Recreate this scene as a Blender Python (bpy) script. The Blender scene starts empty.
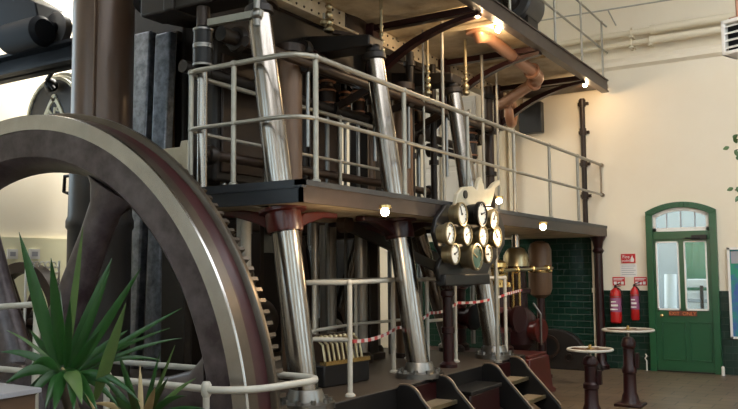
import bpy, bmesh, math, random
from math import pi, sin, cos, radians
from mathutils import Vector, Matrix
random.seed(7)
SC = bpy.context.scene
COL = SC.collection

# ------------------------------------------------------------------ camera calibration (738 x 409)
F, EYE = 804.4, 1.65
YAW, PITCH, ROLL = 0.55522, 0.082252, -0.0084895
fwd = Vector((-sin(YAW)*cos(PITCH), cos(YAW)*cos(PITCH), sin(PITCH)))
rt0 = Vector((cos(YAW), sin(YAW), 0)); up0 = rt0.cross(fwd)
rgt = rt0*cos(ROLL) + up0*sin(ROLL); upv = -rt0*sin(ROLL) + up0*cos(ROLL)
CAM = Vector((0, 0, EYE))
def ray(px, py): return fwd + rgt*((px-369)/F) + upv*((204.5-py)/F)
def atX(px, py, x): d = ray(px, py); return CAM + d*(x/d.x)
def atY(px, py, y): d = ray(px, py); return CAM + d*(y/d.y)
def atZ(px, py, z): d = ray(px, py); return CAM + d*((z-EYE)/d.z)
def atD(px, py, t): return CAM + ray(px, py)*t

cd = bpy.data.cameras.new('camera'); cam = bpy.data.objects.new('camera', cd); COL.objects.link(cam)
M3 = Matrix((rgt, upv, -fwd)).transposed()
cam.matrix_world = Matrix.Translation(CAM) @ M3.to_4x4()
cd.sensor_fit = 'HORIZONTAL'; cd.sensor_width = 36; cd.lens = F/738*36; cd.clip_start = .05
SC.camera = cam

# ------------------------------------------------------------------ materials
def mat(name, col, rough=.5, metal=0., col2=None, scale=6., amt=.5, bump=0., bscale=40., emit=0., ecol=None, spec=None, stretch=None):
    m = bpy.data.materials.new(name); m.use_nodes = True
    nt = m.node_tree; b = nt.nodes['Principled BSDF']
    b.inputs['Base Color'].default_value = (*col, 1); b.inputs['Roughness'].default_value = rough
    b.inputs['Metallic'].default_value = metal
    if spec is not None: b.inputs['Specular IOR Level'].default_value = spec
    tc = nt.nodes.new('ShaderNodeTexCoord'); vec = tc.outputs['Object']
    if stretch:
        mp = nt.nodes.new('ShaderNodeMapping'); mp.inputs['Scale'].default_value = stretch
        nt.links.new(vec, mp.inputs['Vector']); vec = mp.outputs['Vector']
    if col2 is not None:
        n = nt.nodes.new('ShaderNodeTexNoise'); n.inputs['Scale'].default_value = scale; n.inputs['Detail'].default_value = 6
        n.inputs['Roughness'].default_value = .65
        nt.links.new(vec, n.inputs['Vector'])
        r = nt.nodes.new('ShaderNodeValToRGB'); r.color_ramp.elements[0].position = .5-amt*.5; r.color_ramp.elements[1].position = .5+amt*.5
        r.color_ramp.elements[0].color = (*col, 1); r.color_ramp.elements[1].color = (*col2, 1)
        nt.links.new(n.outputs['Fac'], r.inputs['Fac']); nt.links.new(r.outputs['Color'], b.inputs['Base Color'])
    if bump:
        n2 = nt.nodes.new('ShaderNodeTexNoise'); n2.inputs['Scale'].default_value = bscale; n2.inputs['Detail'].default_value = 4
        nt.links.new(vec, n2.inputs['Vector'])
        bp = nt.nodes.new('ShaderNodeBump'); bp.inputs['Strength'].default_value = bump; bp.inputs['Distance'].default_value = .01
        nt.links.new(n2.outputs['Fac'], bp.inputs['Height']); nt.links.new(bp.outputs['Normal'], b.inputs['Normal'])
    if emit:
        b.inputs['Emission Color'].default_value = (*(ecol or col), 1); b.inputs['Emission Strength'].default_value = emit
    return m

def brickmat(name, axes, c1, c2, mortar, bw, bh, ms, rough, offset=.5, bump=.3, noise=.0):
    m = bpy.data.materials.new(name); m.use_nodes = True; nt = m.node_tree; b = nt.nodes['Principled BSDF']
    g = nt.nodes.new('ShaderNodeNewGeometry'); s = nt.nodes.new('ShaderNodeSeparateXYZ'); c = nt.nodes.new('ShaderNodeCombineXYZ')
    nt.links.new(g.outputs['Position'], s.inputs[0])
    nt.links.new(s.outputs[axes[0]], c.inputs[0]); nt.links.new(s.outputs[axes[1]], c.inputs[1])
    t = nt.nodes.new('ShaderNodeTexBrick'); t.inputs['Scale'].default_value = 1
    t.inputs['Color1'].default_value = (*c1, 1); t.inputs['Color2'].default_value = (*c2, 1); t.inputs['Mortar'].default_value = (*mortar, 1)
    t.inputs['Brick Width'].default_value = bw; t.inputs['Row Height'].default_value = bh; t.inputs['Mortar Size'].default_value = ms
    t.inputs['Mortar Smooth'].default_value = .1
    t.offset = offset
    nt.links.new(c.outputs[0], t.inputs['Vector'])
    out = t.outputs['Color']
    if noise:
        n = nt.nodes.new('ShaderNodeTexNoise'); n.inputs['Scale'].default_value = 1.6; n.inputs['Detail'].default_value = 5
        nt.links.new(g.outputs['Position'], n.inputs['Vector'])
        mx = nt.nodes.new('ShaderNodeMixRGB'); mx.blend_type = 'OVERLAY'; mx.inputs['Fac'].default_value = noise
        nt.links.new(out, mx.inputs['Color1']); nt.links.new(n.outputs['Fac'], mx.inputs['Color2']); out = mx.outputs['Color']
    nt.links.new(out, b.inputs['Base Color']); b.inputs['Roughness'].default_value = rough
    bp = nt.nodes.new('ShaderNodeBump'); bp.inputs['Strength'].default_value = bump; bp.inputs['Distance'].default_value = .004; bp.invert = True
    nt.links.new(t.outputs['Fac'], bp.inputs['Height']); nt.links.new(bp.outputs['Normal'], b.inputs['Normal'])
    return m

def glassmat(name, alpha=.12, col=(.8, .9, .95)):
    m = bpy.data.materials.new(name); m.use_nodes = True; nt = m.node_tree
    for n in list(nt.nodes): nt.nodes.remove(n)
    o = nt.nodes.new('ShaderNodeOutputMaterial'); mx = nt.nodes.new('ShaderNodeMixShader')
    a = nt.nodes.new('ShaderNodeBsdfTransparent'); g = nt.nodes.new('ShaderNodeBsdfGlossy')
    a.inputs['Color'].default_value = (*col, 1); g.inputs['Roughness'].default_value = .3
    mx.inputs['Fac'].default_value = alpha
    nt.links.new(a.outputs[0], mx.inputs[1]); nt.links.new(g.outputs[0], mx.inputs[2]); nt.links.new(mx.outputs[0], o.inputs[0])
    return m

M = dict(
 wall=mat('cream_plaster', (.78, .685, .53), .85, col2=(.83, .755, .62), scale=1.2, amt=.8, bump=.08, bscale=8),
 trimcream=mat('cream_gloss', (.74, .66, .50), .5),
 ceil=mat('brown_ceiling', (.34, .30, .2), .8, col2=(.28, .24, .16), scale=3),
 soffit=mat('aged_cream_paint', (.62, .52, .36), .55, col2=(.30, .22, .13), scale=2.2, amt=.35, bump=.1, bscale=20),
 floor=brickmat('quarry_tiles', (0, 1), (.150, .105, .064), (.115, .080, .048), (.035, .025, .017), .42, .28, .010, .36, .5, .08, .55),
 tile=brickmat('green_glazed_tiles', (0, 2), (.007, .024, .016), (.011, .034, .022), (.04, .055, .044), .22, .11, .004, .16, .5, .5, .3),
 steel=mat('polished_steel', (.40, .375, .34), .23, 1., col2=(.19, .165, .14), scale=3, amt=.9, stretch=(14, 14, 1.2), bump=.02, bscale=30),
 steel2=mat('worn_steel', (.30, .29, .27), .34, 1., col2=(.15, .145, .135), scale=5, amt=.8),
 rimsteel=mat('burnished_rim_steel', (.52, .51, .49), .24, 1., col2=(.28, .27, .255), scale=3, amt=.8),
 rimbrown=mat('oily_brown_steel', (.14, .115, .09), .34, .8, col2=(.085, .068, .052), scale=5, amt=.8),
 wheelpaint=mat('worn_maroon_grey_iron', (.022, .012, .015), .33, .2, col2=(.085, .068, .070), scale=4.5, amt=.30, bump=.06, bscale=18),
 maroon=mat('maroon_paint', (.024, .0045, .005), .32, col2=(.013, .003, .003), scale=5, spec=.35),
 groove=mat('maroon_groove_paint', (.05, .011, .013), .34, .1, col2=(.028, .009, .010), scale=5),
 red=mat('oxide_red_paint', (.085, .010, .007), .32, col2=(.05, .007, .005), scale=5),
 dark=mat('black_oiled_iron', (.010, .0082, .007), .45, .1, col2=(.022, .016, .012), scale=4, amt=.7, spec=.3),
 darkbrown=mat('dark_brown_iron', (.035, .018, .010), .42, .1, col2=(.016, .010, .007), scale=6, spec=.35),
 black=mat('black_gloss_paint', (.008, .0075, .0075), .35, spec=.28),
 slate=mat('blue_grey_plate', (.020, .023, .029), .42, .2, col2=(.032, .035, .038), scale=8),
 fascia=mat('dull_bronze_plate', (.075, .052, .043), .38, .6, col2=(.04, .03, .026), scale=5, amt=.8),
 deck=mat('worn_deck_plate', (.036, .024, .015), .5, .1, col2=(.058, .041, .027), scale=4, amt=.7),
 brass=mat('brass', (.72, .52, .22), .25, 1., col2=(.55, .38, .15), scale=8),
 brasspale=mat('pale_brass', (.50, .43, .27), .3, .9, col2=(.36, .29, .17), scale=8),
 copper=mat('salmon_pipe_paint', (.42, .22, .13), .38, .25, col2=(.33, .15, .085), scale=6, amt=.8),
 rust=mat('brown_lagged_pipe', (.17, .095, .05), .42, .15, col2=(.08, .044, .026), scale=3, amt=.8, stretch=(8, 8, 1)),
 bigcol=mat('brown_glossed_iron', (.125, .072, .046), .3, .1, col2=(.075, .05, .037), scale=2, amt=.7, stretch=(3, 3, 1), bump=.04, bscale=14),
 white=mat('white_rail_paint', (.46, .44, .38), .4, col2=(.36, .34, .29), scale=10),
 railsteel=mat('grey_rail_steel', (.34, .32, .265), .34, .45, col2=(.25, .23, .19), scale=10),
 railbrown=mat('bronzed_rail', (.22, .16, .11), .35, .6),
 whitepaint=mat('white_paint', (.78, .76, .72), .5),
 whitepanel=mat('white_panel', (.62, .60, .56), .6),
 crest=mat('old_cream_paint', (.50, .455, .34), .45, col2=(.40, .36, .26), scale=8),
 dull=mat('dull_turned_steel', (.34, .315, .28), .42, .7, col2=(.22, .20, .175), scale=5, amt=.8, stretch=(10, 10, 1)),
 crate=mat('white_crate', (.72, .72, .72), .7),
 galv=mat('galvanised_plate', (.30, .32, .36), .38, .75, col2=(.09, .10, .115), scale=9, amt=.35),
 treadm=mat('worn_tread', (.26, .20, .12), .5, col2=(.17, .125, .075), scale=6),
 paper=mat('white_paper', (.8, .78, .75), .7),
 grey=mat('grey_print', (.35, .35, .38), .7),
 signred=mat('sign_red', (.55, .02, .025), .4),
 signdark=mat('sign_dark_red', (.14, .03, .015), .5),
 orange=mat('orange_lettering', (.75, .22, .06), .5),
 green=mat('green_door_paint', (.010, .072, .026), .33, col2=(.013, .09, .033), scale=4),
 greencloth=mat('green_tarpaulin', (.01, .12, .06), .6, col2=(.012, .16, .085), scale=5, bump=.3, bscale=6),
 ext=mat('extinguisher_red', (.48, .014, .014), .28),
 exlabel=mat('extinguisher_label', (.30, .10, .20), .5),
 tapered=mat('tape_red', (.34, .03, .03), .45),
 tapewhite=mat('tape_white', (.5, .48, .45), .45),
 dial=mat('enamel_dial', (.78, .76, .68), .35),
 dialgreen=mat('green_dial', (.03, .09, .06), .25),
 frontwood=mat('brown_varnished_wood', (.09, .045, .022), .4, col2=(.04, .02, .01), scale=3, amt=.7, stretch=(1, 1, 9)),
 tabletop=mat('pale_grey_top', (.22, .22, .24), .4),
 leaf=mat('yucca_green', (.014, .068, .010), .36, col2=(.008, .042, .007), scale=5, stretch=(4, 4, 1)),
 leaflight=mat('pale_green', (.05, .11, .03), .42, col2=(.09, .14, .04), scale=5),
 leafdry=mat('dry_leaf', (.40, .31, .16), .6, col2=(.25, .19, .08), scale=6),
 trunk=mat('plant_trunk', (.045, .032, .018), .8, bump=.4, bscale=20),
 pot=mat('terracotta', (.25, .09, .045), .7),
 soil=mat('soil', (.03, .02, .014), .95),
 cream=mat('cream_line_paint', (.72, .68, .52), .45),
 drum=mat('dark_grey_plate', (.04, .038, .038), .4, .3, col2=(.055, .05, .048), scale=6),
 drumflange=mat('grey_green_iron', (.24, .24, .20), .4, .4),
 crane=mat('blue_black_crane', (.006, .007, .010), .6, spec=.15),
 blue=mat('poster_blue', (.045, .10, .36), .5, col2=(.02, .26, .16), scale=3.5, amt=.15),
 glass=glassmat('window_glass', .05),
 bulb=mat('warm_bulb', (1, .8, .5), .4, emit=60, ecol=(1, .72, .40)),
 yellowwall=mat('pale_yellow_wall', (.80, .76, .52), .8),
 stone=mat('pale_yard_wall', (.34, .37, .39), .9),
)

# ------------------------------------------------------------------ mesh builder
class MB:
    def __init__(s): s.bm = bmesh.new()
    def _f(s, vs, mi):
        try:
            f = s.bm.faces.new(vs); f.material_index = mi; return f
        except ValueError: return None
    def hexa(s, pts, mi=0):
        v = [s.bm.verts.new(p) for p in pts]
        for q in ((0, 3, 2, 1), (4, 5, 6, 7), (0, 1, 5, 4), (1, 2, 6, 5), (2, 3, 7, 6), (3, 0, 4, 7)): s._f([v[i] for i in q], mi)
        return s
    def box(s, x0, x1, y0, y1, z0, z1, mi=0):
        if x0 > x1: x0, x1 = x1, x0
        if y0 > y1: y0, y1 = y1, y0
        if z0 > z1: z0, z1 = z1, z0
        return s.hexa([(x0, y0, z0), (x1, y0, z0), (x1, y1, z0), (x0, y1, z0), (x0, y0, z1), (x1, y0, z1), (x1, y1, z1), (x0, y1, z1)], mi)
    def bar(s, p0, p1, w, h, mi=0, upd=(0, 0, 1)):
        p0, p1 = Vector(p0), Vector(p1); d = (p1-p0).normalized(); u = Vector(upd)
        if abs(d.dot(u)) > .97: u = Vector((1, 0, 0))
        a = d.cross(u).normalized()*w/2; b = a.cross(d).normalized()*h/2
        return s.hexa([p0-a-b, p0+a-b, p0+a+b, p0-a+b, p1-a-b, p1+a-b, p1+a+b, p1-a+b], mi)
    def rings(s, rings, mi=0, cap=True, closed=False):
        R = [[s.bm.verts.new(p) for p in r] for r in rings]; n = len(R[0])
        rng = range(len(R)) if closed else range(len(R)-1)
        for i in rng:
            A, B = R[i], R[(i+1) % len(R)]
            for k in range(n): s._f([A[k], A[(k+1) % n], B[(k+1) % n], B[k]], mi)
        if cap and not closed:
            s._f(R[0][::-1], mi); s._f(R[-1], mi)
        return s
    def frame(s, d):
        d = Vector(d).normalized(); u = Vector((0, 0, 1)) if abs(d.z) < .9 else Vector((1, 0, 0))
        a = d.cross(u).normalized(); b = d.cross(a).normalized(); return d, a, b
    def lathe(s, prof, o, axis=(0, 0, 1), n=24, mi=0, cap=True):
        o = Vector(o); d, a, b = s.frame(axis)
        return s.rings([[o+d*h+(a*cos(2*pi*k/n)+b*sin(2*pi*k/n))*max(r, 1e-4) for k in range(n)] for r, h in prof], mi, cap)
    def ringlathe(s, prof, o, axis, n=96, mi=0):      # closed profile (r,h) loop around an axis
        o = Vector(o); d, a, b = s.frame(axis)
        return s.rings([[o+d*h+(a*cos(2*pi*k/n)+b*sin(2*pi*k/n))*r for r, h in prof] for k in range(n)], mi, False, True)
    def cyl(s, p0, p1, r0, r1=None, n=20, mi=0):
        p0, p1 = Vector(p0), Vector(p1); L = (p1-p0).length
        return s.lathe([(r0, 0), (r0 if r1 is None else r1, L)], p0, p1-p0, n, mi)
    def tube(s, pts, r, n=10, mi=0):
        pts = [Vector(p) for p in pts]; rs = r if isinstance(r, (list, tuple)) else [r]*len(pts)
        out = []; a = None
        for i, p in enumerate(pts):
            d = (pts[min(i+1, len(pts)-1)]-pts[max(i-1, 0)]).normalized()
            if a is None: _, a, b = s.frame(d)
            a = (a-d*a.dot(d)).normalized(); b = d.cross(a)
            out.append([p+(a*cos(2*pi*k/n)+b*sin(2*pi*k/n))*rs[i] for k in range(n)])
        return s.rings(out, mi)
    def prism(s, poly, fn, d0, d1, mi=0):             # poly 2-D points, fn(u,v,d)->xyz
        n = len(poly); A = [s.bm.verts.new(fn(u, v, d0)) for u, v in poly]; B = [s.bm.verts.new(fn(u, v, d1)) for u, v in poly]
        s._f(A[::-1], mi); s._f(B, mi)
        for k in range(n): s._f([A[k], A[(k+1) % n], B[(k+1) % n], B[k]], mi)
        return s
    def ball(s, c, r, n=16, mi=0, sz=1.):
        m = n//2
        return s.lathe([(r*sin(pi*i/m), -r*sz*cos(pi*i/m)) for i in range(m+1)], c, (0, 0, 1), n, mi, False)
    def torus(s, c, axis, R, r, n=40, k=10, mi=0):
        return s.ringlathe([(R+r*cos(2*pi*i/k), r*sin(2*pi*i/k)) for i in range(k)], c, axis, n, mi)
    def text(s, body, size, o, right, upd, mi=0, depth=.004, align='CENTER'):
        cu = bpy.data.curves.new('t', 'FONT'); cu.body = body; cu.size = size; cu.align_x = align; cu.extrude = depth/2
        ob = bpy.data.objects.new('t', cu); COL.objects.link(ob)
        me = bpy.data.meshes.new_from_object(ob.evaluated_get(bpy.context.evaluated_depsgraph_get()))
        right, upd = Vector(right).normalized(), Vector(upd).normalized(); nn = right.cross(upd)
        o = Vector(o); vs = [s.bm.verts.new(o+right*v.co.x+upd*v.co.y+nn*v.co.z) for v in me.vertices]
        for p in me.polygons: s._f([vs[i] for i in p.vertices], mi)
        bpy.data.objects.remove(ob); bpy.data.curves.remove(cu); bpy.data.meshes.remove(me)
        return s
    def build(s, name, mats, parent=None, loc=None, smooth=35, bevel=0., recalc=True):
        base = Vector(loc) if loc is not None else Vector((0, 0, 0))
        root = parent
        while root is not None:
            base = base + root.location; root = root.parent
        if recalc: bmesh.ops.recalc_face_normals(s.bm, faces=s.bm.faces[:])
        for v in s.bm.verts: v.co -= base
        me = bpy.data.meshes.new(name); s.bm.to_mesh(me); s.bm.free()
        for m in (mats if isinstance(mats, (list, tuple)) else [mats]): me.materials.append(M[m])
        if smooth:
            for p in me.polygons: p.use_smooth = True
            me.set_sharp_from_angle(angle=radians(smooth))
        o = bpy.data.objects.new(name, me); COL.objects.link(o)
        if loc is not None: o.location = loc
        if parent is not None: o.parent = parent
        if bevel:
            b = o.modifiers.new('bevel', 'BEVEL'); b.width = bevel; b.segments = 2; b.limit_method = 'ANGLE'
        return o

def each(name, mats, parent, fns, **kw):               # one object per piece
    for fn in fns:
        m = MB(); fn(m); m.build(name, mats, parent, **kw)
def tag(o, label, cat, group=None, kind=None):
    o['label'] = label; o['category'] = cat
    if group: o['group'] = group
    if kind: o['kind'] = kind
    return o
def thing(name, label, cat, loc=(0, 0, 0), group=None, kind=None):
    o = bpy.data.objects.new(name, None); o.empty_display_size = .1; COL.objects.link(o); o.location = loc
    return tag(o, label, cat, group, kind)
def structure(o): o['kind'] = 'structure'; return o
def dup(src, loc, label=None, parent=None):
    c = src.copy(); COL.objects.link(c)
    if parent is None:
        c.location = loc
        if label: c['label'] = label
    else: c.parent = parent
    for ch in list(src.children): dup(ch, None, None, c)
    return c
def bend(a, b, c, n=7, t=.5):                          # rounded corner from a via b to c
    a, b, c = Vector(a), Vector(b), Vector(c)
    return [a*(1-u)**2+b*2*u*(1-u)+c*u*u for u in [i/(n-1) for i in range(n)]]

# ================================================================== SETTING
YW = 13.68
def wall_pieces(mb, u0, u1, z0, z1, holes, fn):
    us = sorted({u0, u1, *[h[0] for h in holes], *[h[1] for h in holes]}); zs = sorted({z0, z1, *[h[2] for h in holes], *[h[3] for h in holes]})
    for i in range(len(us)-1):
        for j in range(len(zs)-1):
            cu, cz = (us[i]+us[i+1])/2, (zs[j]+zs[j+1])/2
            if any(h[0] < cu < h[1] and h[2] < cz < h[3] for h in holes): continue
            fn(us[i], us[i+1], zs[j], zs[j+1])

PIT = (-8.9, -3.42, 4.02, 4.66)
m = MB()
for (a, b, c, d) in ((-11, 4, -3.5, PIT[2]), (-11, 4, PIT[3], YW), (-11, PIT[0], PIT[2], PIT[3]), (PIT[1], 4, PIT[2], PIT[3])):
    m.box(a, b, c, d, -.2, 0)
structure(m.build('floor', 'floor', smooth=0))
m = MB(); m.box(PIT[0]-.1, PIT[1]+.1, PIT[2]-.1, PIT[3]+.1, -2.7, -2.6)
m.box(PIT[0]-.1, PIT[0], PIT[2], PIT[3], -2.6, -.2); m.box(PIT[1], PIT[1]+.1, PIT[2], PIT[3], -2.6, -.2)
m.box(PIT[0]-.1, PIT[1]+.1, PIT[2]-.1, PIT[2], -2.6, -.2); m.box(PIT[0]-.1, PIT[1]+.1, PIT[3], PIT[3]+.1, -2.6, -.2)
structure(m.build('floor_pit', 'dark', smooth=0))

DX0, DX1, DZT = -3.05, -2.06, 2.60
WINF = [(-10.7, -9.2, .9, 3.2)]
WINL = [(4.2, 6.3, 3.1, 5.9), (11.5, 13.1, 4.85, 6.3)]
m = MB()
wall_pieces(m, -11.2, 4, 0, 7.2, [(DX0, DX1, 0, DZT)]+WINF, lambda a, b, c, d: m.box(a, b, YW, YW+.3, c, d))
structure(m.build('wall_far', 'wall', smooth=0))
m = MB()
wall_pieces(m, 1.5, YW, 0, 7.2, WINL, lambda a, b, c, d: m.box(-11.3, -11, a, b, c, d))
structure(m.build('wall_left', 'wall', smooth=0))
def glazing(name, n, lo, hi, z0, z1, fn, cols, rows):
    r = thing(name, f'tall glazed window in the {n} wall', 'window', (0, 0, 0), kind='structure')
    m = MB()
    w = .05
    for i in range(cols+1):
        u = lo+(hi-lo)*i/cols; fn(m, u-w/2, u+w/2, z0, z1, .08)
    for j in range(rows+1):
        z = z0+(z1-z0)*j/rows; fn(m, lo, hi, z-w/2, z+w/2, .07)
    m.build('window_frame', 'whitepaint', r, smooth=0)
    m = MB(); fn(m, lo, hi, z0, z1, .01); m.build('pane', 'glass', r, smooth=0)
fF = lambda m, a, b, c, d, t: m.box(a, b, YW+.12-t/2, YW+.12+t/2, c, d)
fL = lambda m, a, b, c, d, t: m.box(-11.14-t/2, -11.14+t/2, a, b, c, d)
fR = lambda m, a, b, c, d, t: m.box(4.14-t/2, 4.14+t/2, a, b, c, d)
fN = lambda m, a, b, c, d, t: m.box(a, b, -3.64-t/2, -3.64+t/2, c, d)
glazing('window_1', 'far', *WINF[0], fF, 3, 7)
glazing('window_2', 'left', *WINL[0], fL, 3, 4)
glazing('window_3', 'left', *WINL[1], fL, 4, 7)
m = MB(); wall_pieces(m, -11, 4, -3.5, YW, [(-1.2, 2.6, -2.5, 12.0), (-10.8, -9.0, 2.0, 8.5)], lambda a, b, c, d: m.box(a, b, c, d, 7.2, 7.35)); structure(m.build('ceiling', 'ceil', smooth=0))
WINR = [(-2.2, -.2, 1.6, 6.2), (2.6, 4.6, 1.6, 6.2), (7.4, 9.4, 1.6, 6.2)]
m = MB(); wall_pieces(m, -3.5, YW, 0, 7.2, WINR, lambda a, b, c, d: m.box(4, 4.3, a, b, c, d)); structure(m.build('wall_right', 'wall', smooth=0))
WINN = [(-9.4, -7.4, 1.6, 6.2), (-5.4, -3.4, 1.6, 6.2), (-1.4, .6, 1.6, 6.2)]
m = MB(); wall_pieces(m, -11, 4.3, 0, 7.2, WINN, lambda a, b, c, d: m.box(a, b, -3.8, -3.5, c, d)); structure(m.build('wall_near', 'wall', smooth=0))
m = MB(); wall_pieces(m, -3.5, 1.5, 0, 7.2, [], lambda a, b, c, d: m.box(-11.3, -11, a, b, c, d)); structure(m.build('wall_left_near', 'wall', smooth=0))
for i, q in enumerate(WINR): glazing(f'window_{4+i}', 'right', *q, fR, 3, 6)
for i, q in enumerate(WINN): glazing(f'window_{7+i}', 'near', *q, fN, 3, 6)
# ledge where the upper wall steps back, glossy cream
m = MB(); m.prism([(0, 0), (.06, .05), (.06, .12), (0, .2)], lambda u, v, d: (d, YW-u, 5.02+v), -11, 4)
structure(m.build('trim_1', 'wall', smooth=0))
# glazed tile dado (low) and the taller tiled panel behind the engine end
m = MB()
for a, b in ((-3.94, DX0), (DX1, 4)):
    m.box(a, b, YW-.03, YW, 0, 1.29)
structure(m.build('baseboard_far', 'tile', smooth=0))
m = MB(); m.box(-7.6, -3.94, YW-.035, YW, 0, 2.19); structure(m.build('trim_2', 'tile', smooth=0))

# ------------------------------------------------------------------ door
door = thing('door_1', 'green half-glazed door with an arched fanlight', 'door', (-2.55, YW, 0), kind='structure')
yF = YW-.06
def U(px, py, y=yF): p = atY(px, py, y); return p.x, p.z
xl, xr = U(648.5, 300)[0], U(719.5, 300)[0]; zs = U(648, 212)[1]; zc = U(684, 201.5)[1]; xm = (xl+xr)/2
def arch(x0, x1, zsp, zcr, n=14):                       # points along a segmental arch, left to right
    w = (x1-x0)/2; h = zcr-zsp; R = (w*w+h*h)/(2*h); a0 = math.asin(min(1, w/R)); c = (x0+x1)/2
    return [(c+R*sin(-a0+2*a0*i/n), zcr-R+R*cos(-a0+2*a0*i/n)) for i in range(n+1)]
fw = .105
ao, ai = arch(xl, xr, zs, zc), arch(xl+fw, xr-fw, zs-.06, zc-.09)
m = MB(); fr = lambda u, v, d: (u, d, v)
for i in range(len(ao)-1): m.prism([ao[i], ao[i+1], ai[i+1], ai[i]], fr, YW-.09, YW+.12)
m.box(xl, xl+fw, YW-.09, YW+.12, 0, ai[0][1]); m.box(xr-fw, xr, YW-.09, YW+.12, 0, ai[-1][1])
m.prism([(xl, ao[0][1]), ao[0], ai[0], (xl, ai[0][1])], fr, YW-.09, YW+.12); m.prism([(xr, ao[-1][1]), (xr, ai[-1][1]), ai[-1], ao[-1]], fr, YW-.09, YW+.12)
zt0, zt1 = U(684, 239)[1], U(684, 231)[1]
m.box(xl+fw, xr-fw, YW-.07, YW+.1, zt0, zt1)
m.build('door_frame', 'green', door, bevel=.006)
m = MB()                                                # white fanlight frame
af, ag = arch(xl+fw, xr-fw, zs-.06, zc-.09), arch(xl+fw+.05, xr-fw-.05, zs-.10, zc-.145)
for i in range(len(af)-1): m.prism([af[i], af[i+1], ag[i+1], ag[i]], fr, YW-.04, YW+.03)
m.box(xl+fw, xl+fw+.05, YW-.04, YW+.03, zt1, af[0][1]); m.box(xr-fw-.05, xr-fw, YW-.04, YW+.03, zt1, af[-1][1])
m.box(xl+fw, xr-fw, YW-.04, YW+.03, zt1, zt1+.06)
m.build('fanlight_frame', 'whitepaint', door)
m = MB()
for k in (1, 2, 3):
    xx = xl+fw+(xr-xl-2*fw)*k/4; m.box(xx-.008, xx+.008, YW-.02, YW+.02, zt1+.05, zc-.15)
m.build('glazing_bar', 'grey', door)
m = MB(); m.prism(ag[:]+[(ag[-1][0], zt1+.05), (ag[0][0], zt1+.05)], fr, YW-.004, YW+.004); m.build('fanlight_pane', 'glass', door, smooth=0)
pl0, pl1 = U(657.5, 300)[0], U(680.5, 300)[0]; pr0, pr1 = U(685.5, 300)[0], U(708.7, 300)[0]
pz0, pz1 = U(684, 310.5)[1], U(684, 241)[1]
m = MB()
lx0, lx1 = xl+fw, xr-fw
wall_pieces(m, lx0, lx1, .02, zt0, [(pl0, pl1, pz0, pz1), (pr0, pr1, pz0, pz1)], lambda a, b, c, d: m.box(a, b, YW-.05, YW-.005, c, d))
leafd = m.build('door_leaf', 'green', door, smooth=0)
for (a, b) in ((pl0, pl1), (pr0, pr1)):
    m = MB(); w = .022
    m.box(a, a+w, YW-.065, YW-.01, pz0, pz1); m.box(b-w, b, YW-.065, YW-.01, pz0, pz1); m.box(a, b, YW-.065, YW-.01, pz0, pz0+w*1.3); m.box(a, b, YW-.065, YW-.01, pz1-w, pz1)
    m.build('pane_bead', 'whitepaint', leafd, smooth=0)
    m = MB(); m.box(a, b, YW-.03, YW-.024, pz0, pz1); m.build('pane', 'glass', leafd, smooth=0)
for (pa, pb) in ((662, 686), (689.5, 713)):
    a, b = U(pa, 340)[0], U(pb, 340)[0]; b = min(b, lx1-.03); z0, z1 = U(684, 361)[1], U(684, 322)[1]
    m = MB(); w = .02
    m.box(a, b, YW-.065, YW-.045, z0, z0+w); m.box(a, b, YW-.065, YW-.045, z1-w, z1); m.box(a, a+w, YW-.065, YW-.045, z0, z1); m.box(b-w, b, YW-.065, YW-.045, z0, z1)
    m.build('panel_moulding', 'green', leafd, bevel=.005)
m = MB(); a, b = U(669, 315)[0], U(697, 315)[0]; z0, z1 = U(684, 316)[1], U(684, 311)[1]
m.box(a, b, YW-.07, YW-.048, z0, z1); sg = m.build('sign_strip', 'signdark', leafd, smooth=0)
m = MB(); m.text('EXIT  ONLY', (z1-z0)*.98, ((a+b)/2, YW-.073, z0+.012), (1, 0, 0), (0, 0, 1), depth=.003); m.build('lettering', 'orange', sg, smooth=0)
m = MB(); kx, kz = U(662.5, 315.5); m.lathe([(.02, 0), (.012, .015), (.012, .04), (.026, .05), (.026, .07), (.012, .08)], (kx, YW-.05, kz), (0, -1, 0), 14); m.build('door_knob', 'brass', leafd)
m = MB(); m.box(xl, xr, YW-.08, YW+.1, 0, .022); m.build('threshold', 'dark', door, smooth=0)
m = MB(); cx_, cz_ = U(694, 237); m.box(cx_-.03, cx_+.2, YW-.15, YW-.09, cz_-.045, cz_+.03); m.bar((cx_+.1, YW-.15, cz_-.02), (cx_-.12, YW-.2, cz_-.02), .03, .02); m.build('door_closer', 'black', door, bevel=.008)

# yard seen through the door panes
m = MB(); m.box(-5.5, 0.5, 15.9, 16.1, -.2, 3.2); structure(m.build('wall_yard', 'stone', smooth=0))
m = MB(); m.box(-5.5, 0.5, YW+.3, 16.1, -.2, -.02); structure(m.build('floor_yard', 'stone', smooth=0))
m = MB()
for i in range(11):
    for j in range(1):
        x0 = -2.80+i*.12
        m.hexa([(x0, 15.2+.03*sin(i*1.3), 1.15), (x0+.12, 15.2+.03*sin((i+1)*1.3), 1.15), (x0+.12, 15.23+.03*sin((i+1)*1.3), 1.15), (x0, 15.23+.03*sin(i*1.3), 1.15),
                (x0, 15.25+.03*sin(i*1.3+.5), 2.28), (x0+.12, 15.25+.03*sin(i*1.3+1.8), 2.28), (x0+.12, 15.28+.03*sin(i*1.3+1.8), 2.28), (x0, 15.28+.03*sin(i*1.3+.5), 2.28)])
bmesh.ops.remove_doubles(m.bm, verts=m.bm.verts[:], dist=.002)
tarp = thing('hanging_tarpaulin', 'green tarpaulin hung behind the right pane of the green door', 'tarpaulin', (-2.4, 15.2, 0))
m.build('sheet', 'greencloth', tarp)
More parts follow.
